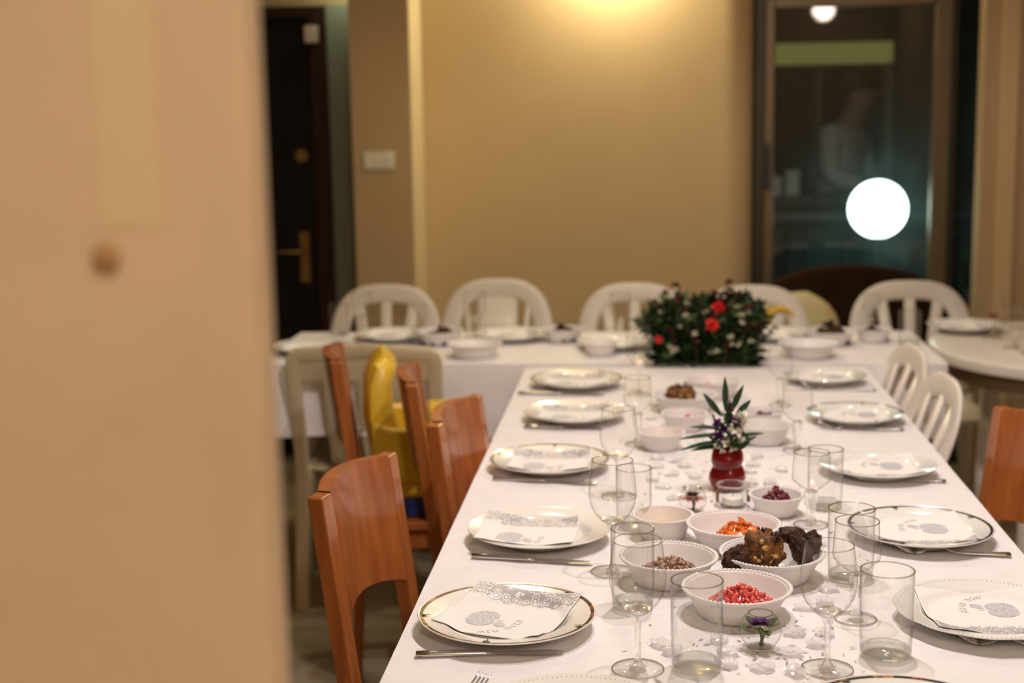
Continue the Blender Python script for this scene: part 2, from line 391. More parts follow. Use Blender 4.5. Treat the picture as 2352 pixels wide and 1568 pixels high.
put('pane', G().add([(0.512, 5.89, 0.12), (1.136, 5.89, 0.12), (1.136, 5.89, 1.85), (0.512, 5.89, 1.85)], [(0, 1, 2, 3)]), M_pane, d2)
put('side_pane', G().add([(1.228, 5.91, 0.03), (1.33, 5.91, 0.03), (1.33, 5.91, 1.89), (1.228, 5.91, 1.89)], [(0, 1, 2, 3)]), M_pane, d2)

# terrace outside: paving, annex with a serving hatch, globe lamp, railing, shrubs, a person
wallbox('ground_terrace', (-0.6, 5.98, -0.06), (4.0, 9.6, -0.02), pm('terrace paving', (0.12, 0.12, 0.10), 0.7))
M_annex = pm('brown annex render', (0.075, 0.055, 0.032), 0.8, var=0.1)
an = put('wall_annex', G().box((1.23, 7.42, 0), (3.6, 7.56, 2.9)).box((-0.5, 7.42, 1.775), (1.23, 7.56, 2.9)).box((-0.5, 7.42, 0), (1.23, 7.56, 0.95)).box((-0.5, 7.42, 0.95), (0.45, 7.56, 1.775)), M_annex, kind='structure')
put('hatch_lintel', G().box((0.45, 7.40, 1.672), (1.228, 7.56, 1.775)), emit('lintel lit by emission', (0.60, 0.56, 0.17), 0.20), an)  # lintel is no lamp; emission stands in for light falling on it
put('hatch_post', G().box((1.20, 7.40, 0.95), (1.232, 7.56, 1.672)), pm('grey brown post', (0.22, 0.18, 0.12), 0.6), an)
put('inner_wall', G().box((-0.5, 9.2, 0), (3.6, 9.3, 2.9)), pm('dark green grey wall', (0.05, 0.055, 0.04), 0.8), an)
put('hatch_mullion', G().box((0.86, 7.45, 0.95), (0.885, 7.53, 1.672)), pm('dark post', (0.05, 0.045, 0.03), 0.6), an)
lamp('annex_lamp', (0.75, 8.2, 2.35), 0.55, (1, 0.85, 0.7), 0.06)
ct = put('serving_counter', G().box((0.45, 7.56, 0.96), (1.22, 7.70, 1.0)).box((0.47, 7.57, 0), (1.20, 7.68, 0.96)), pm('dark counter', (0.06, 0.05, 0.04), 0.5), label='dark serving counter beyond the glass door', cat='counter')
for i, (x, z) in enumerate(((0.67, 1.0), (0.76, 1.0))):
    put('paper_stack', G().box((x - 0.035, 7.60, 1.001), (x + 0.035, 7.67, 1.10 + 0.03 * i)), M_paper, label=('taller' if i else 'shorter') + ' pale stack on the counter beyond the glass door', cat='stack', group='stacks on the serving counter')

gl = thing('globe_lamp', 'glowing white globe lamp on a post outside the glass door', 'lamp', (0.964, 6.09, -0.02))
put('globe', G().ball((0, 0, 1.053), 0.121, seg=40, rings=24), emit('lamp globe glow', (0.78, 1.0, 0.90), 6.0), gl)
put('post', G().tube([(0, 0, 0.02), (0, 0, 0.90)], 0.02, 14), M_black, gl)
put('collar', G().lathe([(0.02, 0.86), (0.035, 0.92), (0.038, 0.936), (0, 0.936)], 24), M_black, gl)
put('base', G().lathe([(0, 0), (0.09, 0), (0.09, 0.015), (0.03, 0.03), (0.02, 0.05)], 24), M_black, gl)

rl = thing('railing', 'dark metal railing of thin upright bars behind the globe lamp', 'railing', (0, 7.0, 0))
M_rail = pm('grey painted steel', (0.06, 0.07, 0.065), 0.5, metal=0.3)
put('top_rail', G().box((0.2, -0.015, 0.92), (1.9, 0.015, 0.95)), M_rail, rl)
put('bottom_rail', G().box((0.2, -0.012, 0.10), (1.9, 0.012, 0.13)), M_rail, rl)
bm_ = G().box((-0.007, -0.007, 0.13), (0.007, 0.007, 0.92)).mesh('bar'); bm_.materials.append(M_rail)
for k in range(19): put('bar', bm_, None, rl, (0.25 + k * 0.09, 0, 0))
for k, x in enumerate((0.2, 1.9)): put('rail_post', G().box((-0.02, -0.02, -0.02), (0.02, 0.02, 1.0)), M_rail, rl, (x, 0, 0))

def leafgeo(g, p, d, n, L_, W_, curl=0.15, seg=4):
    d = Vector(d).normalized(); n = Vector(n); s = d.cross(n)
    if s.length < 1e-4: s = d.cross(Vector((1, 0.3, 0.2)))
    s.normalize(); n = s.cross(d)
    vs = []; fs = []
    for i in range(seg + 1):
        t = i / seg; wd = W_ * 0.5 * sin(pi * min(0.97, 0.06 + t * 0.94)) ** 0.8
        c = Vector(p) + d * (L_ * t) - n * (curl * L_ * t * t)
        vs += [c - s * wd + n * wd * 0.3, c, c + s * wd + n * wd * 0.3]
    for i in range(seg):
        a = i * 3; fs += [(a, a + 1, a + 4, a + 3), (a + 1, a + 2, a + 5, a + 4)]
    g.add(vs, fs)
def rdir(zmin=-1):
    while True:
        v = Vector((random.uniform(-1, 1), random.uniform(-1, 1), random.uniform(-1, 1)))
        if 0.1 < v.length < 1 and v.z / v.length > zmin: return v.normalized()
def shrub(x, y, hgt, rad, label):
    t = thing('shrub', label, 'shrub', (x, y, -0.02), group='shrubs on the terrace')
    g = G()
    for k in range(260):
        a = rdir(); c = Vector((a.x * rad, a.y * rad, hgt * 0.6 + a.z * hgt * 0.4)) * random.uniform(.7, 1)
        leafgeo(g, c, rdir(-.4), rdir(), 0.07, 0.03, seg=2)
    put('foliage', g, M_leaf, t, kind='stuff')
    put('trunk', G().tube([(0, 0, 0), (0.01, 0, hgt * .3), (0, 0.01, hgt * .6)], [0.02, 0.016, 0.008], 8), M_woodD, t)
shrub(1.44, 6.45, 0.95, 0.16, 'dark leafy shrub seen through the narrow side pane')
shrub(0.68, 6.55, 0.62, 0.20, 'low dark shrub behind the glass door, left of the globe lamp')

def skin_person():
    t = thing('person', 'person in a white shirt bending forward, seen dimly through the glass door', 'person', (1.00, 8.0, -0.02), radians(238))
    def skinned(name, chains, mat):
        vs = []; es = []; rs = []
        for ch in chains:
            prev = None
            for p in ch:
                key = p[:3]
                if key in vs: i = vs.index(key)
                else: vs.append(key); rs.append(p[3]); i = len(vs) - 1
                if prev is not None and (prev, i) not in es: es.append((prev, i))
                prev = i
        m = bpy.data.meshes.new(name); m.from_pydata(vs, es, [])
        m.materials.append(mat)
        o = put(name, m, None, t); o.modifiers.new('skin', 'SKIN')
        for i, r in enumerate(rs): m.skin_vertices[0].data[i].radius = (r, r)
        m.skin_vertices[0].data[0].use_root = True
        subd(o, 1)
        for mm in o.modifiers:
            if mm.type == 'SKIN': mm.use_smooth_shade = True
        return o
    skin = pm('skin', (0.42, 0.22, 0.14), 0.5); shirt = pm('white shirt', (0.75, 0.72, 0.78), 0.8); trous = pm('dark trousers', (0.03, 0.03, 0.04), 0.8)
    pel = (0, 0, 0.92, 0.13); ab = (0, 0.02, 1.05, 0.125); ch = (0, 0.07, 1.24, 0.145); nk = (0, 0.12, 1.40, 0.055); hd = (0, 0.16, 1.47, 0.07); hd2 = (0, 0.18, 1.55, 0.095); hd3 = (0, 0.17, 1.63, 0.075)
    chains = [[pel, ab, ch, nk, hd, hd2, hd3]]
    for s in (-1, 1):
        chains.append([ch, (s * 0.17, 0.08, 1.33, 0.055), (s * 0.25, 0.12, 1.10, 0.042), (s * 0.16, 0.33, 1.06, 0.032), (s * 0.14, 0.40, 1.05, 0.03)])
        chains.append([pel, (s * 0.09, 0.0, 0.82, 0.085), (s * 0.10, 0.02, 0.48, 0.055), (s * 0.10, -0.02, 0.09, 0.04), (s * 0.10, 0.08, 0.035, 0.035), (s * 0.10, 0.15, 0.03, 0.028)])
        for k in range(5):
            bx = s * (0.14 + (k - 2) * 0.013); L_ = (0.05, 0.075, 0.085, 0.078, 0.06)[k]
            chains.append([(s * 0.14, 0.40, 1.05, 0.03), (bx, 0.43, 1.05, 0.010), (bx, 0.43 + L_ * .6, 1.04, 0.009), (bx, 0.43 + L_, 1.02, 0.007)])
    skinned('body', chains, skin)
    sh = [[(0, 0, 0.90, 0.15), (0, 0.02, 1.05, 0.145), (0, 0.07, 1.24, 0.165), (0, 0.11, 1.36, 0.085)]]
    for s in (-1, 1): sh.append([(0, 0.07, 1.24, 0.165), (s * 0.17, 0.08, 1.33, 0.075), (s * 0.25, 0.12, 1.10, 0.06), (s * 0.17, 0.30, 1.065, 0.05)])
    skinned('shirt', sh, shirt)
    tr = [[(0, 0, 0.92, 0.15)] + []]
    tr = []
    for s in (-1, 1): tr.append([(0, 0, 0.92, 0.15), (s * 0.09, 0.0, 0.82, 0.10), (s * 0.10, 0.02, 0.48, 0.072), (s * 0.10, -0.02, 0.10, 0.06)])
    skinned('trousers', tr, trous)
    g = G(); g.ball((0, 0.155, 1.60), (0.098, 0.105, 0.085), seg=16, rings=10)
    put('hair', g, pm('dark hair', (0.03, 0.015, 0.008), 0.7), t)
    g = G(); g.ball((0, 0.272, 1.545), (0.014, 0.02, 0.018)); put('nose', g, skin, t)
    g = G()
    for s in (-1, 1): g.ball((s * 0.034, 0.262, 1.565), 0.011)
    put('eyes', g, M_black, t)
    put('mouth', G().tube([(-0.025, 0.262, 1.505), (0, 0.27, 1.503), (0.025, 0.262, 1.505)], 0.005, 6), pm('lips', (0.35, 0.10, 0.08), 0.5), t)
skin_person()

# ------------------------------------------------------------------ tables and cloths
def table_frame(name, x0, x1, y0, y1, label):
    t = thing(name, label, 'table', ((x0 + x1) / 2, (y0 + y1) / 2, 0))
    hx, hy = (x1 - x0) / 2 - 0.012, (y1 - y0) / 2 - 0.012
    bev(put('tabletop', G().box((-hx, -hy, 0.70), (hx, hy, 0.732)), M_plast, t), 0.004)
    lg = G().tube([(0, 0, 0), (0, 0, 0.70)], [0.018, 0.024], 12).mesh('leg'); lg.materials.append(M_plast)
    for sx in (-1, 1):
        for sy in (-1, 1): put('leg', lg, None, t, (sx * (hx - 0.10), sy * (hy - 0.07), 0))
    return t
def cloth(name, x0, x1, y0, y1, drop, label, amp=0.0018, creases=(), nx=60, ny=120, seed=0.0):
    g = G()
    def top(u, v):
        x = x0 + (x1 - x0) * u; y = y0 + (y1 - y0) * v
        z = noise.noise(Vector((x * 9, y * 6, seed))) * amp + noise.noise(Vector((x * 26, y * 20, seed))) * amp * 0.35
        for c in creases: z += 0.0009 * math.exp(-((y - c) / 0.006) ** 2)
        return (x, y, T - 0.0014 + min(z, 0.0012))
    g.grid(nx, ny, top)
    # skirt with folds all round
    n = 360; per = []
    W_, D_ = x1 - x0, y1 - y0; P = 2 * (W_ + D_)
    for k in range(n):
        s = P * k / n
        if s < W_: p = (x0 + s, y0, 0, -1)
        elif s < W_ + D_: p = (x1, y0 + s - W_, 1, 0)
        elif s < 2 * W_ + D_: p = (x1 - (s - W_ - D_), y1, 0, 1)
        else: p = (x0, y1 - (s - 2 * W_ - D_), -1, 0)
        per.append(p + (s,))
    vs = []; fs = []; m = 7
    for k, (x, y, nx_, ny_, s) in enumerate(per):
        for j in range(m + 1):
            t = j / m
            off = 0.003 + t * (0.012 + 0.011 * sin(s * 21 + 2 * noise.noise(Vector((s * 2, seed, 0)))) + 0.008 * noise.noise(Vector((s * 7, t * 2, seed))))
            if j == 0: off = 0.0
            dz = drop * t * (1 + 0.05 * noise.noise(Vector((s * 3, 5, seed))))
            vs.append((x + nx_ * off, y + ny_ * off, T - 0.0014 - dz))
    for k in range(n):
        k2 = (k + 1) % n
        for j in range(m): fs.append((k * (m + 1) + j, k * (m + 1) + j + 1, k2 * (m + 1) + j + 1, k2 * (m + 1) + j))
    g.add(vs, fs)
    me = g.mesh(name, autos=60)
    return put(name, me, M_cloth, label=label, cat='tablecloth')
X0, X1 = -0.347, 0.612
table_frame('dining_table', X0, X1, 1.05, 4.03, 'long dining table under the white cloth set with bowls and plates')
cloth('tablecloth', X0, X1, 1.05, 4.005, 0.24, 'white damask cloth on the long table running away from the camera', creases=(2.60, 1.83, 3.37), nx=70, ny=200)
table_frame('dining_table', -1.165, 0.85, 4.075, 4.665, 'cross table at the end of the room, before the white chairs')
cloth('tablecloth', -1.165, 0.85, 4.06, 4.668, 0.215, 'white cloth hanging from the cross table near the back wall', nx=80, ny=40, seed=3.3)
rt = thing('round_table', 'round white plastic table at the right, beyond the wooden chair', 'table', (1.37, 4.40, 0))
bev(put('tabletop', G().lathe([(0, 0.738), (0.485, 0.738), (0.50, 0.732), (0.503, 0.715), (0.50, 0.700), (0.47, 0.698), (0, 0.698)], 72), M_plast, rt), 0.002)
put('apron', G().lathe([(0.44, 0.698), (0.44, 0.64), (0.425, 0.64), (0.425, 0.698)], 60), pm('shadowed brown apron', (0.30, 0.22, 0.13), 0.6), rt)  # apron is one even brown all round
for k in range(4):
    a = pi / 4 + k * pi / 2
    put('leg', G().tube([(0.40 * cos(a), 0.40 * sin(a), 0), (0.36 * cos(a), 0.36 * sin(a), 0.698)], [0.02, 0.032], 12), M_plast, rt)

# ------------------------------------------------------------------ plates, napkins, cutlery
def plate_z(r):
    if r < 0.075: return 0.006
    if r < 0.095: t = (r - 0.075) / 0.02; return 0.006 + 0.012 * t * t * (3 - 2 * t)
    return 0.018 + 0.006 * min(1, (r - 0.095) / 0.031)
def plate_mesh(R, scallop):
    k = R / 0.1275
    prof = [(0.0001, 0.0065)] + [(r * k, plate_z(r)) for r in [0.03, 0.06, 0.075, 0.079, 0.083, 0.087, 0.091, 0.095, 0.105, 0.115, 0.124]]
    prof += [(0.1268 * k, 0.0243), (0.1275 * k, 0.0232), (0.1262 * k, 0.0218), (0.11 * k, 0.0165), (0.092 * k, 0.011), (0.078 * k, 0.0035), (0.072 * k, 0.0005), (0.066 * k, 0.0005), (0.064 * k, 0.003), (0.0001, 0.003)]
    wob = None
    if scallop:
        def wob(r, z, a):
            if r > 0.11 * k: r *= 1 + 0.018 * (abs(sin(a * 6)) - 0.6) * min(1, (r / k - 0.11) / 0.012)
            return r, z
    return G().lathe(prof, 120, wob=wob).mesh('plate', autos=50)
def plate(x, y, R, label, band=None, scallop=False, mat=None, sprigs=True, z=T, rz=0.3):
    mat = mat or M_china
    me = cached(('plate', round(R, 3), scallop, mat.name), lambda: plate_mesh(R, scallop))
    o = put('dinner_plate', me, mat, None, (x, y, z), rz, label, 'plate', 'dinner plates on the tables')
    k = R / 0.1275
    if band:
        def mk():
            prof = [(0.1195 * k, plate_z(0.1195) + 0.0003), (0.1218 * k, plate_z(0.1218) + 0.0004), (0.1245 * k, plate_z(0.1240) + 0.00045)]
            return G().lathe(prof, 120).mesh('rim_band')
        put('rim_band', cached(('band', round(R, 3), band.name), mk), band, o)
        if sprigs:
            def mk2():
                g = G()
                for d, l, a0 in ((0, .010, 0), (-.004, .008, .7), (-.004, .008, -.7), (-.007, .007, .9), (-.007, .007, -.9)):
                    leafgeo(g, (-d * 0.6, 0, 0), (-cos(a0), sin(a0), 0), (0, 0, 1), l, 0.0035, 0, 3)
                return g.mesh('sprig')
            for q in range(5):
                a = 0.5 + q * 2 * pi / 5; rr = 0.1185 * k
                put('sprig', cached('sprig', mk2), M_sprig, o, (rr * cos(a), rr * sin(a), plate_z(0.1185) + 0.0008), a)
    if scallop:
        def mkb():
            g = G()
            for q in range(120):
                a = 2 * pi * q / 120; rr = 0.119 * k * (1 + 0.018 * (abs(sin(a * 6)) - 0.6))
                g.ball((rr * cos(a), rr * sin(a), plate_z(0.119) + 0.0004), 0.0011, seg=6, rings=4)
            return g.mesh('beaded_edge')
        put('beaded_edge', cached(('beads', round(R, 3)), mkb), M_chinaW, o, kind='stuff')
    return o

def glyph(ch, size):
    def mk():
        c = bpy.data.curves.new('t', 'FONT'); c.body = ch; c.size = size; c.align_x = 'CENTER'; c.resolution_u = 3
        o = bpy.data.objects.new('t', c); COL.objects.link(o)
        dg = bpy.context.evaluated_depsgraph_get(); m = bpy.data.meshes.new_from_object(o.evaluated_get(dg))
        r = ([tuple(v.co) for v in m.vertices], [tuple(p.vertices) for p in m.polygons])
        bpy.data.objects.remove(o); bpy.data.curves.remove(c); bpy.data.meshes.remove(m); return r
    return cached(('glyph', ch, size), mk)
WORDS = 'שנה טובה'
HN = 0.0825
def nap_z(u, v, seed, ox=0.0, oy=0.0):
    r = sqrt((u + ox) ** 2 + (v + oy) ** 2)
    base = plate_z(min(r, 0.125)) * 0.75 + 0.0055
    base = max(base, plate_z(min(r, 0.125)) + 0.0012)
    e = (r / 0.1) ** 2
    return base + 0.0016 * e * (1 + noise.noise(Vector((u * 22, v * 22, seed)))) 
def napkin_meshes(seed, ox, oy):
    n = 56
    f = lambda u, v: (u, v, nap_z(u, v, seed, ox, oy))
    base = G().grid(n, n, lambda a, b: f(-HN + 2 * HN * a, -HN + 2 * HN * b))
    up = lambda u, v: (u, v, nap_z(u, v, seed, ox, oy) + 0.0004)
    lace = G().grid(10, 52, lambda a, b: up(-HN + 0.001 + 0.033 * a + (0.0025 * sin(b * 40) * a), -HN + 0.002 + (2 * HN - 0.004) * b))
    # apple: heart-like outline filled ring by ring
    def out(a):
        r = 0.027 * (1 + 0.10 * cos(2 * a) - 0.22 * max(0, cos(a - pi / 2)) ** 14 - 0.05 * max(0, cos(a + pi / 2)) ** 10)
        return r
    ap = G(); nv = 40; vs = [up(0.022, -0.03)]; fs = []
    for ring in (0.35, 0.7, 1.0):
        for k in range(nv):
            a = 2 * pi * k / nv; vs.append(up(0.022 + out(a) * ring * cos(a), -0.03 + out(a) * ring * sin(a)))
    for k in range(nv):
        l = (k + 1) % nv; fs.append((0, 1 + k, 1 + l))
        for q in range(2): b = 1 + q * nv; fs.append((b + k, b + nv + k, b + nv + l, b + l))
    ap.add(vs, fs)
    lf = G().grid(6, 2, lambda a, b: up(0.026 + 0.026 * a * 0.8 + (b - .5) * 0.012 * sin(pi * a) * -0.6, -0.005 + 0.026 * a * 0.55 + (b - .5) * 0.016 * sin(pi * a)))
    tw = G().grid(3, 1, lambda a, b: up(0.0215 + 0.0012 * b, -0.008 + 0.012 * a))
    tx = G(); L_ = len(WORDS); R_ = 0.050
    for i, chh in enumerate(WORDS):
        if chh == ' ': continue
        th = radians(22 + 76 * i / (L_ - 1)); vs, fs = glyph(chh, 0.0155)
        rot = th - pi / 2; cx, cy = 0.022 + R_ * cos(th), -0.03 + R_ * sin(th)
        tx.add([up(cx + p[0] * cos(rot) - p[1] * sin(rot), cy + p[0] * sin(rot) + p[1] * cos(rot)) for p in vs], fs)
    for rep in range(3):
        v0 = 0.072 - rep * 0.056
        for i, chh in enumerate(WORDS):
            if chh == ' ': continue
            vs, fs = glyph(chh, 0.0062)
            vv = v0 - 0.042 + i * 0.0050
            # line of small letters running along the lace band
            tx.add([up(-0.046 - p[1] + 0.004, vv + p[0]) for p in vs], fs)
        tx.add([up(-0.0445 + 0.0016 * cos(a), v0 + 0.003 + 0.0016 * sin(a)) for a in (0, pi / 2, pi, 3 * pi / 2)], [(0, 1, 2, 3)])
    return [g.mesh('n', autos=60) for g in (base, lace, ap, lf, tw, tx)]
def napkin(x, y, rz, label, seed=0, full=True, z=T, dx=0.0, dy=0.0):
    ox, oy = dx * cos(rz) + dy * sin(rz), -dx * sin(rz) + dy * cos(rz)
    ms = cached(('nap', seed % 3, round(ox, 4), round(oy, 4)), lambda: napkin_meshes(seed % 3, ox, oy))
    o = put('paper_napkin', ms[0], M_paper, None, (x + dx, y + dy, z), rz, label, 'napkin', 'printed paper napkins on the plates')
    solid(o, 0.0006, -1)
    put('lace_print', ms[1], M_lace, o); put('apple_print', ms[2], M_silver, o)
    put('leaf_print', ms[3], M_silver, o); put('stalk_print', ms[4], M_ink, o); put('lettering', ms[5], M_ink, o)
    return o

PL = [
 (-0.200, 1.932, .1275, M_bandA, False, 'white plate with brown and gold band, beside the nearest knife', -108.6),
 (-0.184, 2.353, .1235, None, False, 'plain white plate on the left side, beside the nearer wooden chair', -92),
 (-0.200, 2.841, .1245, M_bandC, False, 'plate with thin gilt olive rim, third on the left side', -91),
 (-0.172, 3.307, .1220, None, False, 'plain glossy plate, fourth on the left side of the long table', -90),
 (-0.187, 3.722, .1245, M_bandC, False, 'dull gilt-rimmed plate at the left far end of the long table', -90),
 (0.476, 1.983, .1265, None, True, 'white scalloped plate at the right edge, nearest on that side', 92),
 (0.459, 2.382, .1215, M_bandB, False, 'plate with dark green and brown band, by the right wooden chair', 94),
 (0.457, 2.817, .1155, None, False, 'plain white plate, third on the right side of the long table', 90),
 (0.482, 3.301, .1125, M_bandB, False, 'smaller dark-rimmed plate, fourth on the right side', 90),
 (0.470, 3.780, .1100, None, False, 'pale plain plate at the right far end of the long table', 90),
]
NL = ['napkin with silver apple on the brown-banded nearest left plate', 'napkin with silver apple on the second left plate', 'napkin with silver apple on the third left plate',
      'napkin on the fourth left plate of the long table', 'napkin on the farthest left plate of the long table',
      'napkin with silver apple on the scalloped right plate', 'napkin with silver apple on the dark-banded right plate',
      'napkin with silver apple on the third right plate', 'napkin on the fourth right plate of the long table', 'napkin on the farthest right plate of the long table']
for i, (x, y, R, band, sc, lab, rz) in enumerate(PL):
    plate(x, y, R, lab, band, sc, M_chinaW if (i >= 5 or sc) else M_china, rz=0.3 + i)
    dx, dy = ((0.003, 0.024) if i == 0 else ((-0.02, -0.004) if i == 1 else (0.0, 0.0)))
    if i == 0: dx, dy = 0.0, 0.018
    napkin(x, y, radians(rz), NL[i], i, z=T + 0.0002, dx=dx, dy=dy)
plate(-0.085, 1.585, .1275, 'cream beaded plate cut off by the bottom edge, before the wineglass', None, True, M_china)
plate(0.300, 1.600, .1275, 'brown-rimmed plate cut off by the bottom edge, before the plain tumbler', M_bandA, False, M_china)

def knife_meshes():
    h = G(); n = 10
    pts = [(0.0, 0, 0.0045), (0.02, 0, 0.0045), (0.06, 0, 0.0045), (0.095, 0, 0.0040), (0.108, 0, 0.0035)]
    h.tube(pts, [0.0042, 0.0048, 0.0044, 0.0036, 0.003], 12, flat=(1.35, 0.85, 0.7))
    b = G(); vs = []; fs = []
    for i in range(n + 1):
        t = i / n; x = 0.107 + 0.098 * t; hw = 0.0035 + 0.006 * sin(min(1, t * 1.3) * pi / 2) * (1 if t < 0.75 else max(0.08, 1 - ((t - 0.75) / 0.25) ** 2))
        vs += [(x, -hw, 0.0032), (x, 0, 0.0047), (x, hw * 0.8, 0.0040), (x, 0, 0.0022)]
    for i in range(n):
        a = i * 4
        for k in range(4): l = (k + 1) % 4; fs.append((a + k, a + 4 + k, a + 4 + l, a + l))
    fs += [(3, 2, 1, 0), (n * 4, n * 4 + 1, n * 4 + 2, n * 4 + 3)]
    b.add(vs, fs); return h.mesh('handle'), b.mesh('blade', autos=30)
def fork_meshes():
    # x along: 0 = handle end, 0.18 = tine tips; arched profile
    def z(t):
        return 0.003 + 0.010 * math.exp(-((t - 0.62) / 0.11) ** 2) + 0.018 * max(0, (t - 0.80) / 0.2) ** 1.5
    h = G(); h.tube([(0.18 * t, 0, z(t) + 0.0005) for t in [0, .05, .15, .3, .45, .55, .62, .68]], [0.0095, 0.0095, 0.008, 0.006, 0.0042, 0.0035, 0.0033, 0.004], 10, flat=(1, 0.22))
    hd = G(); hd.tube([(0.18 * t, 0, z(t)) for t in [.67, .70, .74, .78, .81]], [0.004, 0.008, 0.0105, 0.011, 0.011], 12, flat=(1, 0.13))
    tn = G(); tn.tube([(0.18 * t, 0, z(t)) for t in [.80, .85, .90, .95, 1.0]], [0.0019, 0.0017, 0.0016, 0.0014, 0.0006], 8, flat=(1, .7))
    return h.mesh('handle'), hd.mesh('head'), tn.mesh('tine')
def knife(x, y, x2, y2, label):
    h, b = cached('knife', knife_meshes); a = atan2(y2 - y, x2 - x); s = sqrt((x2 - x) ** 2 + (y2 - y) ** 2) / 0.205
    t = thing('table_knife', label, 'knife', (x, y, T - 0.0006), a, 'table knives along the left side'); t.scale = (s, 1, 1)
    put('handle', h, M_steel, t); put('blade', b, M_steel, t)
def fork(x, y, x2, y2, label, L_=0.19):
    ms = cached('fork', fork_meshes); a = atan2(y2 - y, x2 - x)
    t = thing('table_fork', label, 'fork', (x, y, T - 0.0006), a, 'table forks beside the plates'); t.scale = (L_ / 0.18, 1, 1)
    put('handle', ms[0], M_steel, t); hd = put('head', ms[1], M_steel, t)
    for k in range(4): put('tine', ms[2], M_steel, hd, (0, (k - 1.5) * 0.0060, 0))
for a, lab in [((-0.313, 1.815, -0.114, 1.837), 'steel knife before the brown-banded plate, nearest on the left'), ((-0.289, 2.249, -0.088, 2.221), 'steel knife before the plain white second plate on the left'),
               ((-0.307, 2.747, -0.098, 2.720), 'steel knife before the third left plate'), ((-0.284, 3.215, -0.102, 3.209), 'steel knife half hidden before the fourth left plate'), ((-0.334, 3.613, -0.108, 3.598), 'steel knife before the farthest left plate')]:
    knife(*a, lab)
for (x, y, x2, y2), lab in [((0.60, 1.868, 0.42, 1.905), 'steel fork before the scalloped plate at the right edge'), ((0.588, 2.293, 0.40, 2.302), 'steel fork before the dark-banded right plate'),
               ((0.578, 2.755, 0.395, 2.766), 'steel fork before the third right plate'), ((0.576, 3.207, 0.39, 3.220), 'steel fork before the fourth right plate'), ((0.586, 3.666, 0.40, 3.69), 'steel fork before the farthest right plate')]:
    fork(x, y, x2, y2, lab)
fork(-0.30, 1.545, -0.205, 1.724, 'fork with only its tines showing at the bottom edge', 0.2)

# ------------------------------------------------------------------ glasses
def ring(r, z, th): return [(r + th * cos(a), z + th * sin(a)) for a in [i * pi / 4 for i in range(9)]]
def wine_parts(h, R):
    k = h / 0.176; z0 = 0.074 * k
    bp = [(0.004, z0), (0.010, z0 + 0.002), (0.018, z0 + 0.008 * k), (R * 0.72, z0 + 0.018 * k), (R * 0.9, z0 + 0.030 * k), (R * 0.99, z0 + 0.045 * k), (R, z0 + 0.053 * k), (R * 0.97, z0 + 0.068 * k), (R * 0.915, z0 + 0.084 * k), (R * 0.85, h)]
    bowl = G().lathe(bp, 48).mesh('bowl')
    rim = G().lathe(ring(R * 0.85, h, 0.0007), 48).mesh('rim')
    st = [(0.0, z0 + 0.004), (0.010, z0 + 0.006), (0.0175, z0 + 0.0105 * k), (0.019, z0 + 0.0095 * k), (0.0105, z0 + 0.001), (0.0052, z0 - 0.009), (0.004, z0 - 0.02), (0.0038, 0.03), (0.0042, 0.015), (0.007, 0.007), (0.012, 0.0045), (0.0, 0.0044)]
    stem = G().lathe(st, 24).mesh('stem')
    ft = [(0.0001, 0.0045), (0.012, 0.0045), (0.022, 0.0026), (R * 0.91, 0.0014), (R * 0.92, 0.0008), (R * 0.90, 0.0002)]
    foot = G().lathe(ft, 48).mesh('foot')
    frim = G().lathe(ring(R * 0.91, 0.0010, 0.0007), 48).mesh('foot_rim')
    return bowl, rim, stem, foot, frim
def goblet_parts(h, R):
    sh = h * 0.64; z0 = h * 0.44
    bowl = G().lathe([(0.003, z0 + 0.004), (0.008, z0 + 0.006), (R * 0.55, z0 + (sh - z0) * 0.45), (R * 0.97, sh - 0.002), (R, sh + 0.003), (R * 0.96, sh + (h - sh) * .5), (R * 0.90, h)], 48).mesh('bowl')
    rim = G().lathe(ring(R * 0.90, h, 0.0008), 48).mesh('rim')
    stem = G().lathe([(0, z0 + 0.008), (0.008, z0 + 0.006), (0.0125, z0 + 0.003), (0.0115, z0 - 0.006), (0.008, z0 * 0.5), (0.0075, 0.014), (0.011, 0.007), (0.0, 0.006)], 10).mesh('stem', smooth=False)
    foot = G().lathe([(0.0001, 0.0062), (0.011, 0.0062), (R * 0.85, 0.0025), (R * 0.88, 0.0015), (R * 0.86, 0.0002)], 48).mesh('foot')
    frim = G().lathe(ring(R * 0.87, 0.0013, 0.0010), 48).mesh('foot_rim')
    return bowl, rim, stem, foot, frim
def tumbler_parts(h, R, dome):
    wall = G().lathe([(R * 0.93, 0.004), (R * 0.95, 0.012), (R * 0.985, h * .4), (R, h)], 48).mesh('wall')
    inner = G().lathe([(R * 0.90, 0.016), (R * 0.955, h * .4), (R * 0.965, h)], 48).mesh('inner_wall')
    rim = G().lathe(ring(R * 0.983, h, 0.0010), 48).mesh('rim')
    base = G().lathe([(0, 0.001), (R * 0.80, 0.001), (R * 0.92, 0.003), (R * 0.945, 0.010), (R * 0.90, 0.014), (R * 0.6, 0.0095 + dome), (R * .3, 0.0125 + dome * 1.6), (0, 0.013 + dome * 1.8)], 40).mesh('base')
    return wall, inner, rim, base
def stemglass(kind, x, y, h, R, label, z=T, fill=None):
    ms = cached((kind, round(h, 3), round(R, 4)), lambda: (wine_parts if kind == 'wine' else goblet_parts)(h, R))
    t = thing('wine_glass' if kind == 'wine' else 'goblet', label, 'glass', (x, y, z - 0.0006), random.random() * 3, 'stemmed glasses')
    put('bowl', ms[0], M_film, t); put('rim', ms[1], M_rim, t); put('stem', ms[2], M_solid, t); put('foot', ms[3], M_film, t); put('foot_rim', ms[4], M_rim, t)
    if fill: put('wine', G().lathe([(0.001, h * .47), (R * .5, h * .52), (R * .78, h * .60), (0.001, h * .60)], 32), fill, t)
    return t
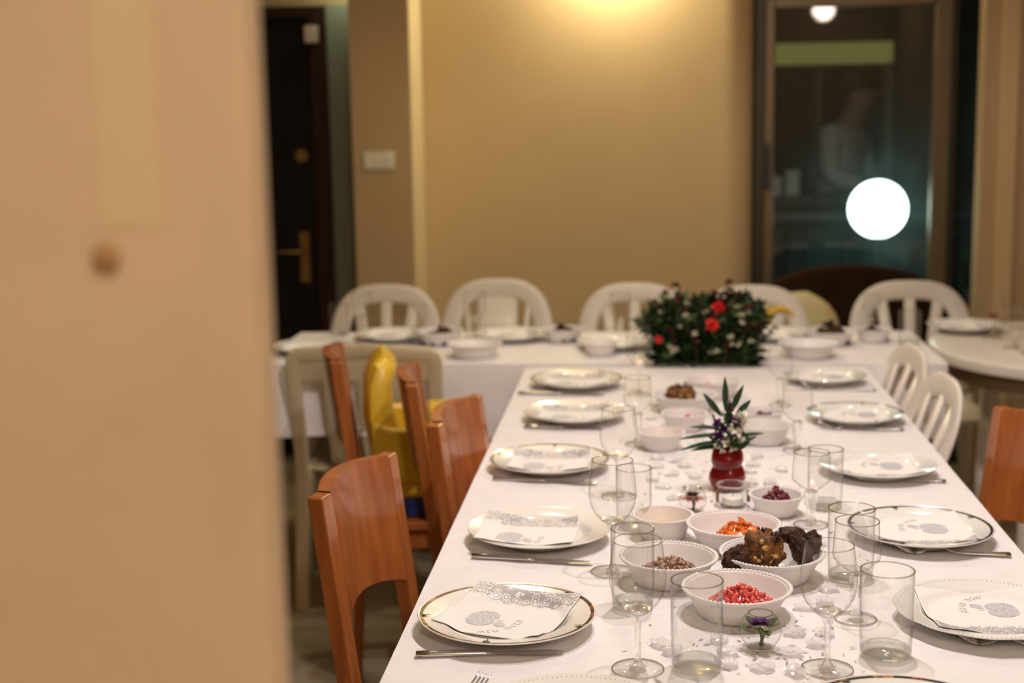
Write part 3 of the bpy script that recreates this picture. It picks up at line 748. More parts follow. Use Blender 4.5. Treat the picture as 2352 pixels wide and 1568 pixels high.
def tumbler(x, y, h, R, label, ripple=False, z=T):
    ms = cached(('tum', round(h, 3), round(R, 4), ripple), lambda: tumbler_parts(h, R, 0.006 if ripple else 0.003))
    t = thing('tumbler', label, 'glass', (x, y, z - 0.0006), random.random() * 3, 'tumblers')
    put('wall', ms[0], M_filmR if ripple else M_film, t); put('inner_wall', ms[1], M_filmR if ripple else M_filmI, t); put('rim', ms[2], M_rim, t); put('base', ms[3], M_solidG, t)
for a in [
 ('wine', -0.013, 1.789, .176, .0375, 'clear wine glass left of the rippled tumbler at the bottom edge'),
 ('wine', -0.055, 2.187, .183, .038, 'clear wine glass beside the plain second plate on the left'),
 ('wine', -0.054, 2.632, .172, .0365, 'clear wine glass beside the third plate on the left'),
 ('goblet', -0.021, 3.060, .150, .031, 'small goblet behind the third left wine glass'),
 ('wine', -0.021, 3.616, .178, .0335, 'tall wine glass left of the flower centrepiece'),
 ('wine', 0.234, 1.801, .169, .037, 'clear wine glass left of the plain tumbler at the bottom right'),
 ('goblet', 0.297, 1.990, .146, .034, 'angular goblet between the dark meat bowl and the scalloped plate'),
 ('goblet', 0.286, 2.457, .132, .034, 'angular goblet to the right of the beetroot bowl'),
 ('goblet', 0.318, 3.007, .138, .0335, 'angular goblet before the fourth right plate'),
 ('goblet', 0.326, 3.483, .142, .030, 'slim goblet to the right of the flower centrepiece'),
 ]: stemglass(*a)
for a in [
 (0.064, 1.793, .122, .0345, 'rippled thick-based tumbler in front of the pomegranate bowl', True),
 (-0.022, 2.021, .122, .032, 'plain tumbler in front of the bean bowl', False),
 (-0.024, 2.433, .108, .0315, 'tumbler left of the small honey bowl', False),
 (0.317, 1.851, .120, .0355, 'plain straight tumbler nearest to the scalloped plate', False),
 (0.314, 2.164, .115, .036, 'straight tumbler beside the dark-banded right plate', False),
 (0.324, 2.569, .111, .032, 'tumbler beside the third right plate', False),
 ]: tumbler(*a)
RED = pm('red wine', (0.25, 0.02, 0.02), 0.1)
for a in [('wine', -0.928, 4.547, .150, .036, 'wine glass before the leftmost white chair, beside a tumbler'), ('wine', -0.726, 4.372, .135, .0365, 'wine glass nearer the camera before the leftmost white chair'),
          ('wine', -0.557, 4.542, .150, .038, 'wine glass before the white chair with the broad centre panel'), ('goblet', -0.085, 4.492, .150, .034, 'goblet before the third white chair, left of the centrepiece'),
          ('goblet', 0.717, 4.600, .130, .028, 'small goblet at the left of the rightmost white chair')]: stemglass(*a)
tumbler(-1.020, 4.60, .105, .033, 'tumbler at the left end of the cross table'); tumbler(0.80, 4.40, .105, .033, 'tumbler before the rightmost white chair')
stemglass('goblet', 1.075, 4.519, .130, .034, 'goblet with a little red wine on the round table', T, RED)
stemglass('wine', 1.098, 4.330, .125, .036, 'empty wine glass on the round table, near the frame edge', T)

# ------------------------------------------------------------------ bowls with food
def bowl_meshes(R, H):
    b = R * 0.68
    prof = [(0.0001, 0.0035), (b * 0.95, 0.0035), (b + 0.001, 0.006), (b + (R - b) * 0.42, H * 0.55), (R * 0.90, H * 0.88), (R * 0.915, H * 0.93), (R * 0.985, H - 0.001), (R, H - 0.002), (R * 0.99, H - 0.0055), (R * 0.93, H * 0.82), (b + (R - b) * 0.48, H * 0.5), (b + 0.003, 0.004), (b, 0.0005), (0.0001, 0.0005)]
    body = G().lathe(prof, 72).mesh('bowl', autos=60)
    g = G(); n = int(2 * pi * R / 0.0066)
    for k in range(n):
        a = 2 * pi * k / n
        M = Matrix.Rotation(a, 3, 'Z')
        g.ball((R * 0.978 * cos(a), R * 0.978 * sin(a), H - 0.0014), (0.0044, 0.0031, 0.0013), M @ Matrix.Rotation(0.5, 3, 'Z'), 8, 5)
    return body, g.mesh('beaded_rim')
def bowl(x, y, R, label, H=0.043, z=T):
    ms = cached(('bowl', round(R, 3), H), lambda: bowl_meshes(R, H))
    o = put('foam_bowl', ms[0], M_bowl, None, (x, y, z - 0.0005), random.random() * 6, label, 'bowl', 'white foam bowls with beaded rims')
    put('beaded_rim', ms[1], M_bowl, o, kind='stuff'); return o
def heap_pts(n, R, h, z0, cx=0.0, cy=0.0):
    out = []
    for k in range(n):
        a = random.uniform(0, 2 * pi); r = R * sqrt(random.random())
        zz = z0 + h * max(0, 1 - (r / R) ** 1.5) * random.uniform(0.55, 1.0)
        out.append(Vector((cx + r * cos(a), cy + r * sin(a), zz)))
    return out
def rotm(): 
    return Matrix.Rotation(random.random() * 6.28, 3, 'Z') @ Matrix.Rotation(random.random() * 3, 3, 'X')
def seeds(name, x, y, n, R, h, mats, label, cat, rad, z0=0.009, cx=0, cy=0, eye=False):
    g = G()
    for i, p in enumerate(heap_pts(n, R, h, z0, cx, cy)):
        s = random.uniform(0.85, 1.15); M = rotm()
        g.cur = 0
        g.ball(p, (rad[0] * s, rad[1] * s, rad[2] * s), M, 8, 6, 0.25, i * .77)
        if eye and i % 2 == 0:
            g.cur = 1; g.ball(p + M @ Vector((0, rad[1] * .8 * s, 0)), (rad[0] * .4, rad[1] * .42, rad[2] * .4), M, 6, 4)
    return put(name, g.mesh(name), mats, None, (x, y, T), 0, label, cat, None, 'stuff')
bowl(0.129, 2.004, .079, 'white bowl of red pomegranate seeds, nearest of the bowls')
seeds('pomegranate_seeds', 0.129, 2.004, 240, 0.049, 0.030, M_pom, 'heap of red pomegranate seeds in the nearest bowl', 'seeds', (0.0048, 0.0040, 0.0036), z0=0.014, cx=0.006, cy=-0.004)
bowl(0.033, 2.146, .0755, 'white bowl of brown black-eyed beans behind the plain tumbler')
seeds('black_eyed_beans', 0.033, 2.146, 200, 0.049, 0.028, [M_bean, M_beaneye], 'heap of brown black-eyed beans in the left bowl', 'beans', (0.0064, 0.0040, 0.0036), eye=True, z0=0.012, cx=0.002, cy=-0.006)
bowl(0.194, 2.172, .081, 'white bowl holding big browned patties')
def patty(x, y, z, r, rot, mat, label, seed, spikes=0, group='browned patties in the big bowl'):
    g = G(); M = Matrix.Rotation(rot[2], 3, 'Z') @ Matrix.Rotation(rot[0], 3, 'X') @ Matrix.Rotation(rot[1], 3, 'Y')
    g.ball((0, 0, 0), r, M, 64, 44, 0.28, seed)
    vs = []
    for v in g.v:
        q = Vector(v); q *= 1 + 0.11 * noise.noise(q * 95 + Vector((seed, 0, 0))) + 0.10 * noise.noise(q * 210) + 0.05 * noise.noise(q * 430)
        vs.append(tuple(q))
    g.v = vs
    o = put('patty', g.mesh('patty'), mat, None, (x, y, z), 0, label, 'food', group)
    if spikes:
        c = G()
        for k in range(spikes):
            d = (M @ Vector((random.uniform(-.7, .7), random.uniform(-.3, .3), 1))).normalized()
            p = Vector((d.x * r[0] * .75, d.y * r[1] * .75, d.z * r[2] * .9)); leafgeo(c, p, d + rdir() * .5, rdir(), random.uniform(.008, .013), .006, .1, 2)
        put('crisp_edge', c, M_patty, o, kind='stuff')
        c = G()
        for k in range(9):
            d = (M @ Vector((random.uniform(-.8, .8), -1, random.uniform(-.7, .8)))).normalized()
            p = Vector((d.x * r[0], d.y * r[1], d.z * r[2])) * 0.93
            c.ball(p * 0.97, (random.uniform(.003, .0075), .003, random.uniform(.003, .007)), rotm(), 9, 6, .8, k)
        put('golden_bits', c, pm('golden cauliflower bits', (0.42, 0.24, 0.06), 0.4, var=.3, vscale=90), o, kind='stuff')
    return o
patty(0.142, 2.143, T + 0.038, (.027, .021, .020), (0.2, 0.1, 0.4), M_patty, 'small dark patty at the left edge of the big bowl', 1.1)
patty(0.177, 2.148, T + 0.046, (.034, .023, .034), (-0.25, 0.45, 0.1), M_pattyL, 'large golden-flecked patty in the middle of the big bowl', 4.2, 14)
patty(0.238, 2.155, T + 0.044, (.014, .020, .032), (-0.3, -0.35, 0.2), M_patty, 'upright dark patty to the right in the big bowl', 7.7)
patty(0.226, 2.196, T + 0.060, (.027, .018, .013), (0.1, 0.1, 0.3), M_patty, 'glossy dark patty lying at the back of the big bowl', 9.3)
patty(0.255, 2.180, T + 0.052, (.014, .016, .022), (0.2, 0.2, 0.6), M_patty, 'rightmost dark patty in the big bowl', 12.9)
bowl(0.144, 2.327, .078, 'white bowl of orange carrots behind the patty bowl')
def shreds(name, x, y, R, h, mat, label, n, sz, z0=0.008, cx=0, cy=0):
    g = G()
    g.ball((cx, cy, z0), (R * .85, R * .75, h * .7), None, 18, 10, 0.35, 3.0)
    for i, p in enumerate(heap_pts(n, R, h, z0, cx, cy)):
        g.ball(p, (sz * random.uniform(.8, 1.6), sz * .6, sz * .5), rotm(), 7, 5, 0.7, i * .31)
    return put(name, g.mesh(name), mat, None, (x, y, T), 0, label, 'food', None, 'stuff')
shreds('cooked_carrots', 0.144, 2.327, 0.048, 0.042, M_carrot, 'heap of cooked orange carrot in the bowl behind the patties', 330, 0.0046, cx=0.010, cy=-0.004)
def honey_in(x, y, R, label):
    put('honey', G().lathe([(0.0001, 0.004), (R * .68, 0.004), (R * .72, 0.011), (R * .76, 0.017), (0.0001, 0.0172)], 40), M_honey, None, (x, y, T), 0, label, 'honey')
bowl(0.027, 2.377, .0520, 'small white bowl of golden honey left of the carrots', 0.042); honey_in(0.027, 2.377, .0520, 'golden honey in the small bowl left of the carrots')
bowl(0.232, 2.527, .0485, 'small white bowl of dark beetroot beside the goblet', 0.038)
shreds('beetroot', 0.232, 2.527, 0.032, 0.046, M_beet, 'heap of dark purple beetroot in the small bowl beside the goblet', 150, 0.0052)
# farther set of bowls
bowl(0.090, 3.410, .079, 'white bowl with one brown patty, left of the far flowers', 0.045)
patty(0.080, 3.400, T + 0.042, (.036, .026, .026), (0, 0, 0.1), M_pattyL, 'brown patty in the far bowl behind the red vase', 21.0, 4, 'browned patties in the far bowls')
bowl(0.085, 3.212, .0525, 'small white bowl of pomegranate seeds behind the red vase', 0.040)
seeds('pomegranate_seeds', 0.085, 3.212, 90, 0.034, 0.026, M_pom, 'pomegranate seeds in the small far bowl behind the red vase', 'seeds', (0.0048, 0.0040, 0.0036), cx=0.008)
bowl(0.255, 3.085, .0590, 'white bowl of beans to the right of the red vase', 0.043)
seeds('black_eyed_beans', 0.255, 3.085, 70, 0.036, 0.018, [M_bean, M_beaneye], 'beans in the bowl to the right of the red vase', 'beans', (0.0058, 0.0042, 0.0038), eye=True)
bowl(0.262, 3.233, .0500, 'small white bowl of beetroot behind the far bean bowl', 0.040)
shreds('beetroot', 0.262, 3.233, 0.036, 0.034, M_beet, 'dark beetroot in the small bowl behind the far bean bowl', 60, 0.0075)
bowl(0.030, 3.020, .0500, 'small white honey bowl just behind the leaves of the red vase', 0.040); honey_in(0.030, 3.020, .0500, 'honey in the small bowl behind the leaves of the red vase')
bowl(0.168, 3.600, .0720, 'white bowl of carrots just before the flower centrepiece', 0.045)
shreds('cooked_carrots', 0.168, 3.600, 0.034, 0.028, M_carrot, 'orange carrots in the far bowl before the flower centrepiece', 50, 0.0085, cx=-0.02)
# cross table
bowl(-0.516, 4.186, .082, 'white bowl at the front of the cross table, before the second chair')
bowl(0.470, 4.180, .086, 'white bowl on the cross table to the right of the centrepiece')
bowl(-0.140, 4.21, .052, 'small honey bowl on the cross table, left of the centrepiece', 0.040); honey_in(-0.140, 4.21, .052, 'honey in the small bowl left of the centrepiece')
bowl(-0.655, 4.42, .075, 'white bowl of dark food at the cross table, left of the napkin', 0.045)
shreds('dark_stew', -0.655, 4.42, 0.056, 0.056, M_patty, 'dark food heaped in the bowl on the cross table at the left', 60, 0.010)
bowl(-0.265, 4.46, .065, 'white bowl of dark food before the gap between two white chairs', 0.045)
shreds('dark_stew', -0.265, 4.46, 0.050, 0.052, M_patty, 'dark food in the bowl before the gap between two white chairs', 60, 0.010)
bowl(0.560, 4.40, .078, 'white bowl of dark meat right of the centrepiece', 0.045)
shreds('dark_stew', 0.560, 4.40, 0.060, 0.066, M_patty, 'dark meat heaped in the bowl right of the centrepiece', 70, 0.011)
bowl(0.700, 4.45, .055, 'small bowl of dark food before the rightmost white chair', 0.042)
shreds('dark_stew', 0.700, 4.45, 0.042, 0.044, M_patty, 'dark food in the small bowl before the rightmost white chair', 50, 0.009)
plate(-1.04, 4.27, .122, 'pale plate at the left end of the cross table', None, False, M_chinaW)
plate(-0.82, 4.50, .122, 'plate before the leftmost white chair', None, False, M_chinaW); napkin(-0.82, 4.50, radians(180), 'napkin on the plate before the leftmost white chair', 1, z=T + .0002)
plate(-0.43, 4.50, .122, 'plate before the white chair with the broad panel', None, False, M_chinaW); napkin(-0.43, 4.50, radians(185), 'napkin on the plate before the broad-panelled white chair', 2, z=T + .0002)
plate(-0.10, 4.34, .118, 'plate on the cross table, left of the flowers', None, False, M_chinaW); napkin(-0.10, 4.34, radians(175), 'napkin on the plate left of the flowers', 0, z=T + .0002)
plate(0.40, 4.50, .122, 'plate behind the flowers at the right', None, False, M_chinaW); napkin(0.40, 4.50, radians(180), 'napkin on the plate behind the flowers', 1, z=T + .0002)
plate(1.02, 4.66, .118, 'plate at the back of the round table', None, False, M_chinaW); napkin(1.02, 4.66, radians(180), 'napkin on the plate at the back of the round table', 2, z=T + .0002)
plate(1.20, 4.20, .120, 'plate at the front of the round table, by the frame edge', None, False, M_chinaW); napkin(1.20, 4.20, radians(90), 'napkin on the plate at the front of the round table', 0, z=T + .0002)

# ------------------------------------------------------------------ flower globes, candle jar, vase, centrepiece
def globe_bowl(x, y, R, label, flower_label, petal, petal2, leaves=True):
    t = thing('globe_bowl', label, 'bowl', (x, y, T - .0006), 0, 'small glass globe bowls')
    prof = [(0.0001, 0.003), (R * .45, 0.0025)] + [(R * sin(a), R * 0.93 - R * cos(a)) for a in [radians(d) for d in range(35, 146, 10)]]
    put('bowl_wall', G().lathe(prof, 40), M_film, t)
    put('rim', G().lathe(ring(prof[-1][0], prof[-1][1], 0.0008), 40), M_rim, t)
    put('base', G().lathe([(0, 0.0005), (R * .5, 0.0005), (R * .55, 0.003), (0, 0.0042)], 32), M_solid, t)
    hw = R * 1.02; rw = sqrt(max(0, R * R - (hw - R * .93) ** 2)) * 0.97
    put('water', G().lathe([(0.0001, hw), (rw, hw), (rw * 1.0, hw + 0.0006)], 36), film('water surface', (0.93, 0.95, 0.93), (0.7, 0.72, 0.68), 0.16), t)
    f = thing('floating_flower', flower_label, 'flower', (x, y, T + hw * 0.98), 0.3, 'flowers in the globe bowls'); f.scale = (1.25, 1.25, 1.0)
    pg = G()
    for k in range(26):
        a = k * 2.4; rr = R * (0.18 + 0.32 * (k / 26)); leafgeo(pg, (0, 0, 0.004), (cos(a), sin(a), 0.9 - 0.9 * k / 26), (0, 0, 1), rr * 1.15, R * .34, -0.2, 3)
    put('petals', pg, petal, f)
    if petal2:
        p2 = G()
        for k in range(8):
            a = k * .8; leafgeo(p2, (0, 0, -0.001), (cos(a), sin(a), 0.05), (0, 0, 1), R * .75, R * .4, 0.1, 3)
        put('outer_petals', p2, petal2, f)
    if leaves:
        for k in range(7):
            a = k * .9 + .2; lg = G(); leafgeo(lg, (R * .3 * cos(a), R * .3 * sin(a), -0.001), (cos(a), sin(a), 0.9 if k % 2 == 0 else 0.1), (0, 0, 1), R * .58, R * .46, 0.1, 3); put('leaf', lg, M_leafL, f)
    put('stem', G().tube([(0, 0, 0), (0.002, -0.001, -R * .45), (0.001, 0, -R * .88)], [0.0032, 0.0026, 0.003], 10), M_stem, f)
globe_bowl(0.153, 1.872, .0285, 'clear globe bowl with a purple flower before the pomegranate bowl', 'purple flower with green leaves in the nearest globe bowl', M_purple, None)
globe_bowl(0.082, 2.535, .0255, 'clear globe bowl with a pink flower left of the red vase', 'pink and maroon flower in the globe bowl near the vase', M_maroon, M_pink, False)
j = thing('candle_jar', 'round glass candle jar with a thick rim before the red vase', 'jar', (0.157, 2.572, T - .0006))
put('jar_wall', G().lathe([(0.020, 0.002), (0.026, 0.006), (0.0285, 0.016), (0.0285, 0.026), (0.027, 0.036), (0.0285, 0.040)], 40), M_film, j)
put('thick_rim', G().lathe([(0.0285 + 0.0028 * cos(a), 0.041 + 0.0028 * sin(a)) for a in [i * pi / 5 for i in range(11)]], 48), M_solid, j)
put('base', G().lathe([(0, 0.001), (0.02, 0.001), (0.024, 0.004), (0, 0.006)], 32), M_solidG, j)
for s in (-1, 1): bev(put('gilt_clasp', G().box((s * 0.0285 - .003, -0.005, 0.010), (s * 0.0285 + .003, 0.005, 0.030)), M_brass, j), .001)
cd = put('tea_candle', G().lathe([(0, 0.006), (0.019, 0.006), (0.0195, 0.018), (0.018, 0.0195), (0, 0.019)], 32), pm('white wax', (0.82, 0.80, 0.74), 0.4, sub=0.3), None, (0.157, 2.572, T), 0, 'white tea candle inside the glass jar', 'candle')
put('wick', G().tube([(0, 0, 0.019), (0.0005, 0, 0.026)], 0.0007, 6), M_black, cd)

def redglass():
    m, N, L, b = nt('deep red glass')
    b.inputs['Base Color'].default_value = (0.23, 0.006, 0.008, 1); b.inputs['Roughness'].default_value = 0.04; b.inputs['Coat Weight'].default_value = 0.6
    t = N.new('ShaderNodeBsdfTransparent'); t.inputs[0].default_value = (0.62, 0.03, 0.03, 1)
    mx = N.new('ShaderNodeMixShader'); mx.inputs[0].default_value = 0.42; L.new(b.outputs[0], mx.inputs[1]); L.new(t.outputs[0], mx.inputs[2])
    L.new(mx.outputs[0], N['Material Output'].inputs[0]); return m
v = thing('flower_vase', 'deep red bulbous glass vase in the middle of the long table', 'vase', (0.153, 2.690, T - .0006))
def vw(r, z, a):
    return (r * (1 + 0.045 * sin(2 * a + z * 75)), z + 0.003 * sin(a + 1) * min(1, z / .03)) if 0.004 < z < 0.076 else (r, z)
vp = [(0.0001, 0.001), (0.022, 0.001), (0.026, 0.004), (0.0305, 0.012), (0.034, 0.024), (0.0335, 0.034), (0.0300, 0.043), (0.0275, 0.0475), (0.0295, 0.052), (0.0328, 0.060), (0.0315, 0.070), (0.0275, 0.078), (0.0235, 0.082), (0.0225, 0.0825), (0.0225, 0.078), (0.0285, 0.06), (0.026, 0.047), (0.03, 0.03), (0.024, 0.006), (0.0001, 0.005)]
put('vase_body', G().lathe(vp, 56, wob=vw), redglass(), v)
bq = thing('posy', 'posy of white and purple blossoms with long olive leaves in the red vase', 'flowers', (0.153, 2.690, T + 0.07))
st = G()
STEM = []
for k in range(12):
    a = k * 2.4; tip = Vector((0.03 * cos(a), 0.02 * sin(a), 0.03 + 0.012 * (k % 5)))
    st.tube([(0.006 * cos(a), 0.006 * sin(a), -0.05), tip * .5, tip], 0.0012, 6)
put('stems', st, M_stem, bq, kind='stuff')
LV = [((-.012, 0, .075), (-.62, 0, .8), .055), ((-.004, 0, .085), (-.02, 0, 1), .065), ((.004, 0, .08), (.42, 0, .9), .060), ((.015, 0, .075), (.7, 0, .75), .042), ((0, -.008, .05), (.05, -.25, 1), .062),
      ((-.012, -.005, .050), (-1, -.1, .13), .060), ((-.012, -.01, .040), (-1, -.2, -.02), .082), ((-.012, -.01, .028), (-1, -.3, -.12), .085), ((-.012, -.012, .018), (-.95, -.35, -.02), .062), ((.014, -.01, .035), (1, -.1, .22), .055), ((.012, -.01, .012), (.85, -.3, .45), .034), ((.016, .0, .012), (.9, .1, .55), .046)]
for i, (p, d, l) in enumerate(LV):
    g = G(); leafgeo(g, p, d, (0, -1, .25) if abs(d[0]) < .9 else (0, -.5, 1), l, .0125, .06, 6); put('olive_leaf', g, M_olive, bq)
def blossom(g, c, r, n, facing=None):
    c = Vector(c)
    for k in range(n): d = rdir(-.3) + Vector((0, -.5, 0)); leafgeo(g, c, d, rdir(), r, r * .8, .3, 2)
for i, (c, r) in enumerate([((.020, -.012, .072), .016), ((.030, -.010, .062), .014), ((.006, -.020, .047), .015), ((.018, -.018, .044), .014), ((-.004, -.022, .026), .012), ((.022, -.020, .030), .013), ((.010, -.024, .014), .009), ((-.010, -.022, .010), .008), ((.026, -.016, .080), .012), ((-.020, -.018, .020), .010)]):
    g = G(); blossom(g, c, r, 12); put('white_blossom', g, M_white, bq)
for c in [(-.020, -.016, .062), (-.018, -.018, .040), (.012, -.014, .066), (-.006, -.016, .052)]:
    g = G(); blossom(g, c, .013, 12); put('purple_blossom', g, M_purple, bq)
g = G(); blossom(g, (.004, -.012, .090), .010, 10); put('maroon_blossom', g, M_maroon, bq)
g = G()
for k in range(150):
    d = rdir(-.3); leafgeo(g, Vector((d.x * .025, d.y * .016 - .008, .012 + abs(d.z) * .06)), rdir(-.2), rdir(), .018, .008, .2, 2)
put('small_leaves', g, M_leafL, bq, kind='stuff')

cp = thing('flower_centrepiece', 'large dark green flower arrangement with red carnations on the cross table', 'flowers', (0.165, 4.12, T), group=None)
bev(put('tray', G().box((-.135, -.06, 0.0), (.135, .06, .03)), pm('dark green tray', (0.012, 0.022, 0.014), 0.5), cp), .008)
def blob(a):
    # rounded block of foliage, lower in the middle of its top
    x = a.x * .175; y = a.y * .10; top = .165 - .035 * max(0, 1 - abs(x) / .06); return Vector((x, y, .03 + (a.z * .5 + .5) * top))
g1, g2 = G(), G()
for k in range(2100):
    c = blob(rdir()) * random.uniform(.8, 1.02)
    if k % 4 == 0: c = Vector((random.uniform(-.15, .15), random.uniform(-.1, -.07), random.uniform(.004, .06)))
    leafgeo(g1 if random.random() < .70 else g2, c, rdir(-.3), rdir(), random.uniform(.025, .05), .016, .2, 2)
g1.ball((0, 0, .09), (.135, .07, .075), None, 16, 10, .2)
put('dark_foliage', g1, M_leaf, cp, kind='stuff'); put('light_foliage', g2, M_leafL, cp, kind='stuff')
def sprig(c, h, lean): return [(c[0] * .8, c[1], c[2] - h), (c[0] * .9 + lean * .3, c[1], c[2] - h * .5), c]
for c, r in [((.036, -.085, .165), .019), ((.017, -.112, .120), .0185), ((-.132, -.105, .078), .011)]:
    g = G()
    for k in range(46): d = rdir(); leafgeo(g, Vector(c) + d * r * .2, d, rdir(), r * .9, r * .8, .3, 2)
    put('red_carnation', g, M_redfl, cp)
for i, c in enumerate([(-.085, -.02, .225), (-.115, -.03, .205), (-.075, -.05, .185), (-.142, -.03, .180), (.068, -.01, .232), (.072, -.02, .212), (.095, -.03, .205), (.055, -.05, .178), (.03, -.01, .2), (.118, -.05, .165), (.120, -.06, .115), (.150, -.04, .11), (.172, -.03, .115), (-.10, -.08, .105), (-.03, -.09, .075), (.06, -.095, .060), (-.02, -.04, .175), (-.06, -.06, .16)]):
    c = (c[0], c[1] - .03, c[2]); g = G(); blossom(g, c, .013, 12); g.tube(sprig(c, .06, 0), .001, 5); put('maroon_bud', g, M_maroon, cp)
for i, c in enumerate([(-.085, -.03, .212), (-.105, -.04, .195), (-.05, -.05, .175), (-.055, -.07, .145), (-.075, -.08, .112), (-.085, -.09, .05), (-.095, -.09, .044), (-.10, -.09, .056), (.015, -.09, .042), (.03, -.09, .045), (.07, -.085, .085), (.075, -.09, .063), (.095, -.09, .064), (.128, -.085, .072), (.09, -.05, .165), (.10, -.06, .145), (.10, -.07, .125), (.12, -.05, .15), (.0, -.04, .15), (.15, -.06, .05), (-.03, -.085, .095), (-.125, -.05, .15), (.03, -.06, .14)]):
    c = (c[0], c[1] - .028, c[2]); g = G(); blossom(g, c, .0105, 12); put('white_blossom', g, pm('cream petal', (0.56, 0.52, 0.36), 0.7, spec=0.2), cp)
for k, (x, l) in enumerate([(-.15, .10), (-.16, .09), (-.17, .11), (.165, .12), (.18, .10), (.17, .09)]):
    g = G(); s = -1 if x < 0 else 1
    P = [(x * .8, -.05, .02), (x * .95, -.06, .02 + l * .5), (x + s * .025, -.06, .02 + l)]
    g.tube(P, .0012, 5)
    for q in range(8): leafgeo(g, Vector(P[1]).lerp(Vector(P[2]), q / 7), (s * .6, -.3, .6 - (q % 2)), rdir(), .018, .006, .1, 2)
    put('side_sprig', g, M_olive, cp)

# glass pebbles and silver confetti
def pebble_mesh(seed):
    g = G(); g.ball((0, 0, .0045), (.0165, .0125, .0050), None, 16, 8, .55, seed)
    g.v = [(x, y, max(z, 0.0004)) for x, y, z in g.v]; return g.mesh('pebble', smooth=False)
def pebmat():
    m, N, L, b = nt('clear resin pebble')
    b.inputs['Base Color'].default_value = (0.86, 0.84, 0.84, 1); b.inputs['Roughness'].default_value = 0.12; b.inputs['Specular IOR Level'].default_value = 0.9
    t = N.new('ShaderNodeBsdfTransparent'); t.inputs[0].default_value = (0.99, 0.985, 0.985, 1)
    mx = N.new('ShaderNodeMixShader'); mx.inputs[0].default_value = 0.58; L.new(b.outputs[0], mx.inputs[1]); L.new(t.outputs[0], mx.inputs[2])
    L.new(mx.outputs[0], N['Material Output'].inputs[0]); return m
M_peb = pebmat()
PG = [
 ('clear glass pebble straight in front of the purple flower globe', [(0.150, 1.795)]),
 ('clear glass pebble left of the foot of the bottom right wine glass', [(0.190, 1.785)]),
 ('glass pebble behind the bottom right wine glass, left one of the far pair', [(0.205, 1.925)]),
 ('glass pebble behind the bottom right wine glass, right one of the far pair', [(0.245, 1.925)]),
 ('glass pebble just beyond the stem of the bottom right wine glass', [(0.232, 1.885)]),
 ('farther glass pebble left of the rippled tumbler', [(0.018, 1.872)]),
 ('nearer glass pebble left of the rippled tumbler', [(0.034, 1.845)]),
 ('farther glass pebble between rippled tumbler and flower globe', [(0.108, 1.848)]),
 ('nearer glass pebble right of the base of the rippled tumbler', [(0.106, 1.805)]),
 ('glass pebble right beside the purple flower globe', [(0.192, 1.85)]),
 ('glass pebble behind the rippled tumbler, at the front of the pomegranate bowl', [(0.098, 1.892)]),
 ('glass pebble at the right rim of the pomegranate bowl', [(0.232, 2.03)]),
 ('glass pebble at the left of the angular goblet near the patty bowl', [(0.262, 2.055)]),
 ('glass pebble between the patty bowl and the straight tumbler', [(0.275, 2.115)]),
 ('glass pebble to the right of the carrot bowl, nearest it', [(0.248, 2.29)]),
 ('glass pebble between carrot bowl and dark-banded plate', [(0.285, 2.34)]),
 ('glass pebble behind the carrot bowl, before the beetroot', [(0.212, 2.42)]),
 ('clear glass pebble scattered around the red vase', [(0.050, 2.80), (0.075, 2.87), (0.060, 2.91), (0.030, 2.70), (0.205, 2.82), (0.215, 2.88), (0.240, 2.74), (0.270, 2.68), (0.270, 2.84), (0.02, 2.86), (0.010, 2.76), (0.255, 2.63), (0.20, 2.74), (0.05, 2.62), (0.02, 2.93), (0.23, 2.95), (0.095, 2.78)]),
 ('clear glass pebble on the cloth before the flower centrepiece', [(0.01, 3.32), (0.02, 3.48), (0.19, 3.40), (0.22, 3.47), (0.02, 3.15), (0.18, 3.30)]),
]
pms = [pebble_mesh(k * 3.1) for k in range(5)]
i = 0
for lab, ps in PG:
    for x, y in ps:
        put('glass_pebble', pms[i % 5], M_peb, None, (x, y, T - 0.0004), i * 1.7, lab, 'pebble', 'clear glass pebbles along the table middle'); i += 1
g = G()
for k in range(750):
    y = random.uniform(1.5, 3.75); x = random.gauss(0.14, 0.085) + 0.0
    if not -0.06 < x < 0.36: continue
    a = random.uniform(0, 6.28); l = random.uniform(.003, .0075); wd = l * random.uniform(.25, .4); z = T + random.uniform(0.0002, 0.0012)
    d = Vector((cos(a), sin(a), random.uniform(-.1, .1))); s = Vector((-sin(a), cos(a), random.uniform(-.2, .2)))
    c = Vector((x, y, z))
    g.add([c - d * l, c + s * wd, c + d * l, c - s * wd], [(0, 1, 2, 3)])
put('leaf_confetti', g.mesh('leaf_confetti', smooth=False), pm('silver foil', (0.55, 0.53, 0.50), 0.3, metal=0.7), label='tiny silver leaf confetti sprinkled down the middle of the cloth', cat='confetti', kind='stuff')

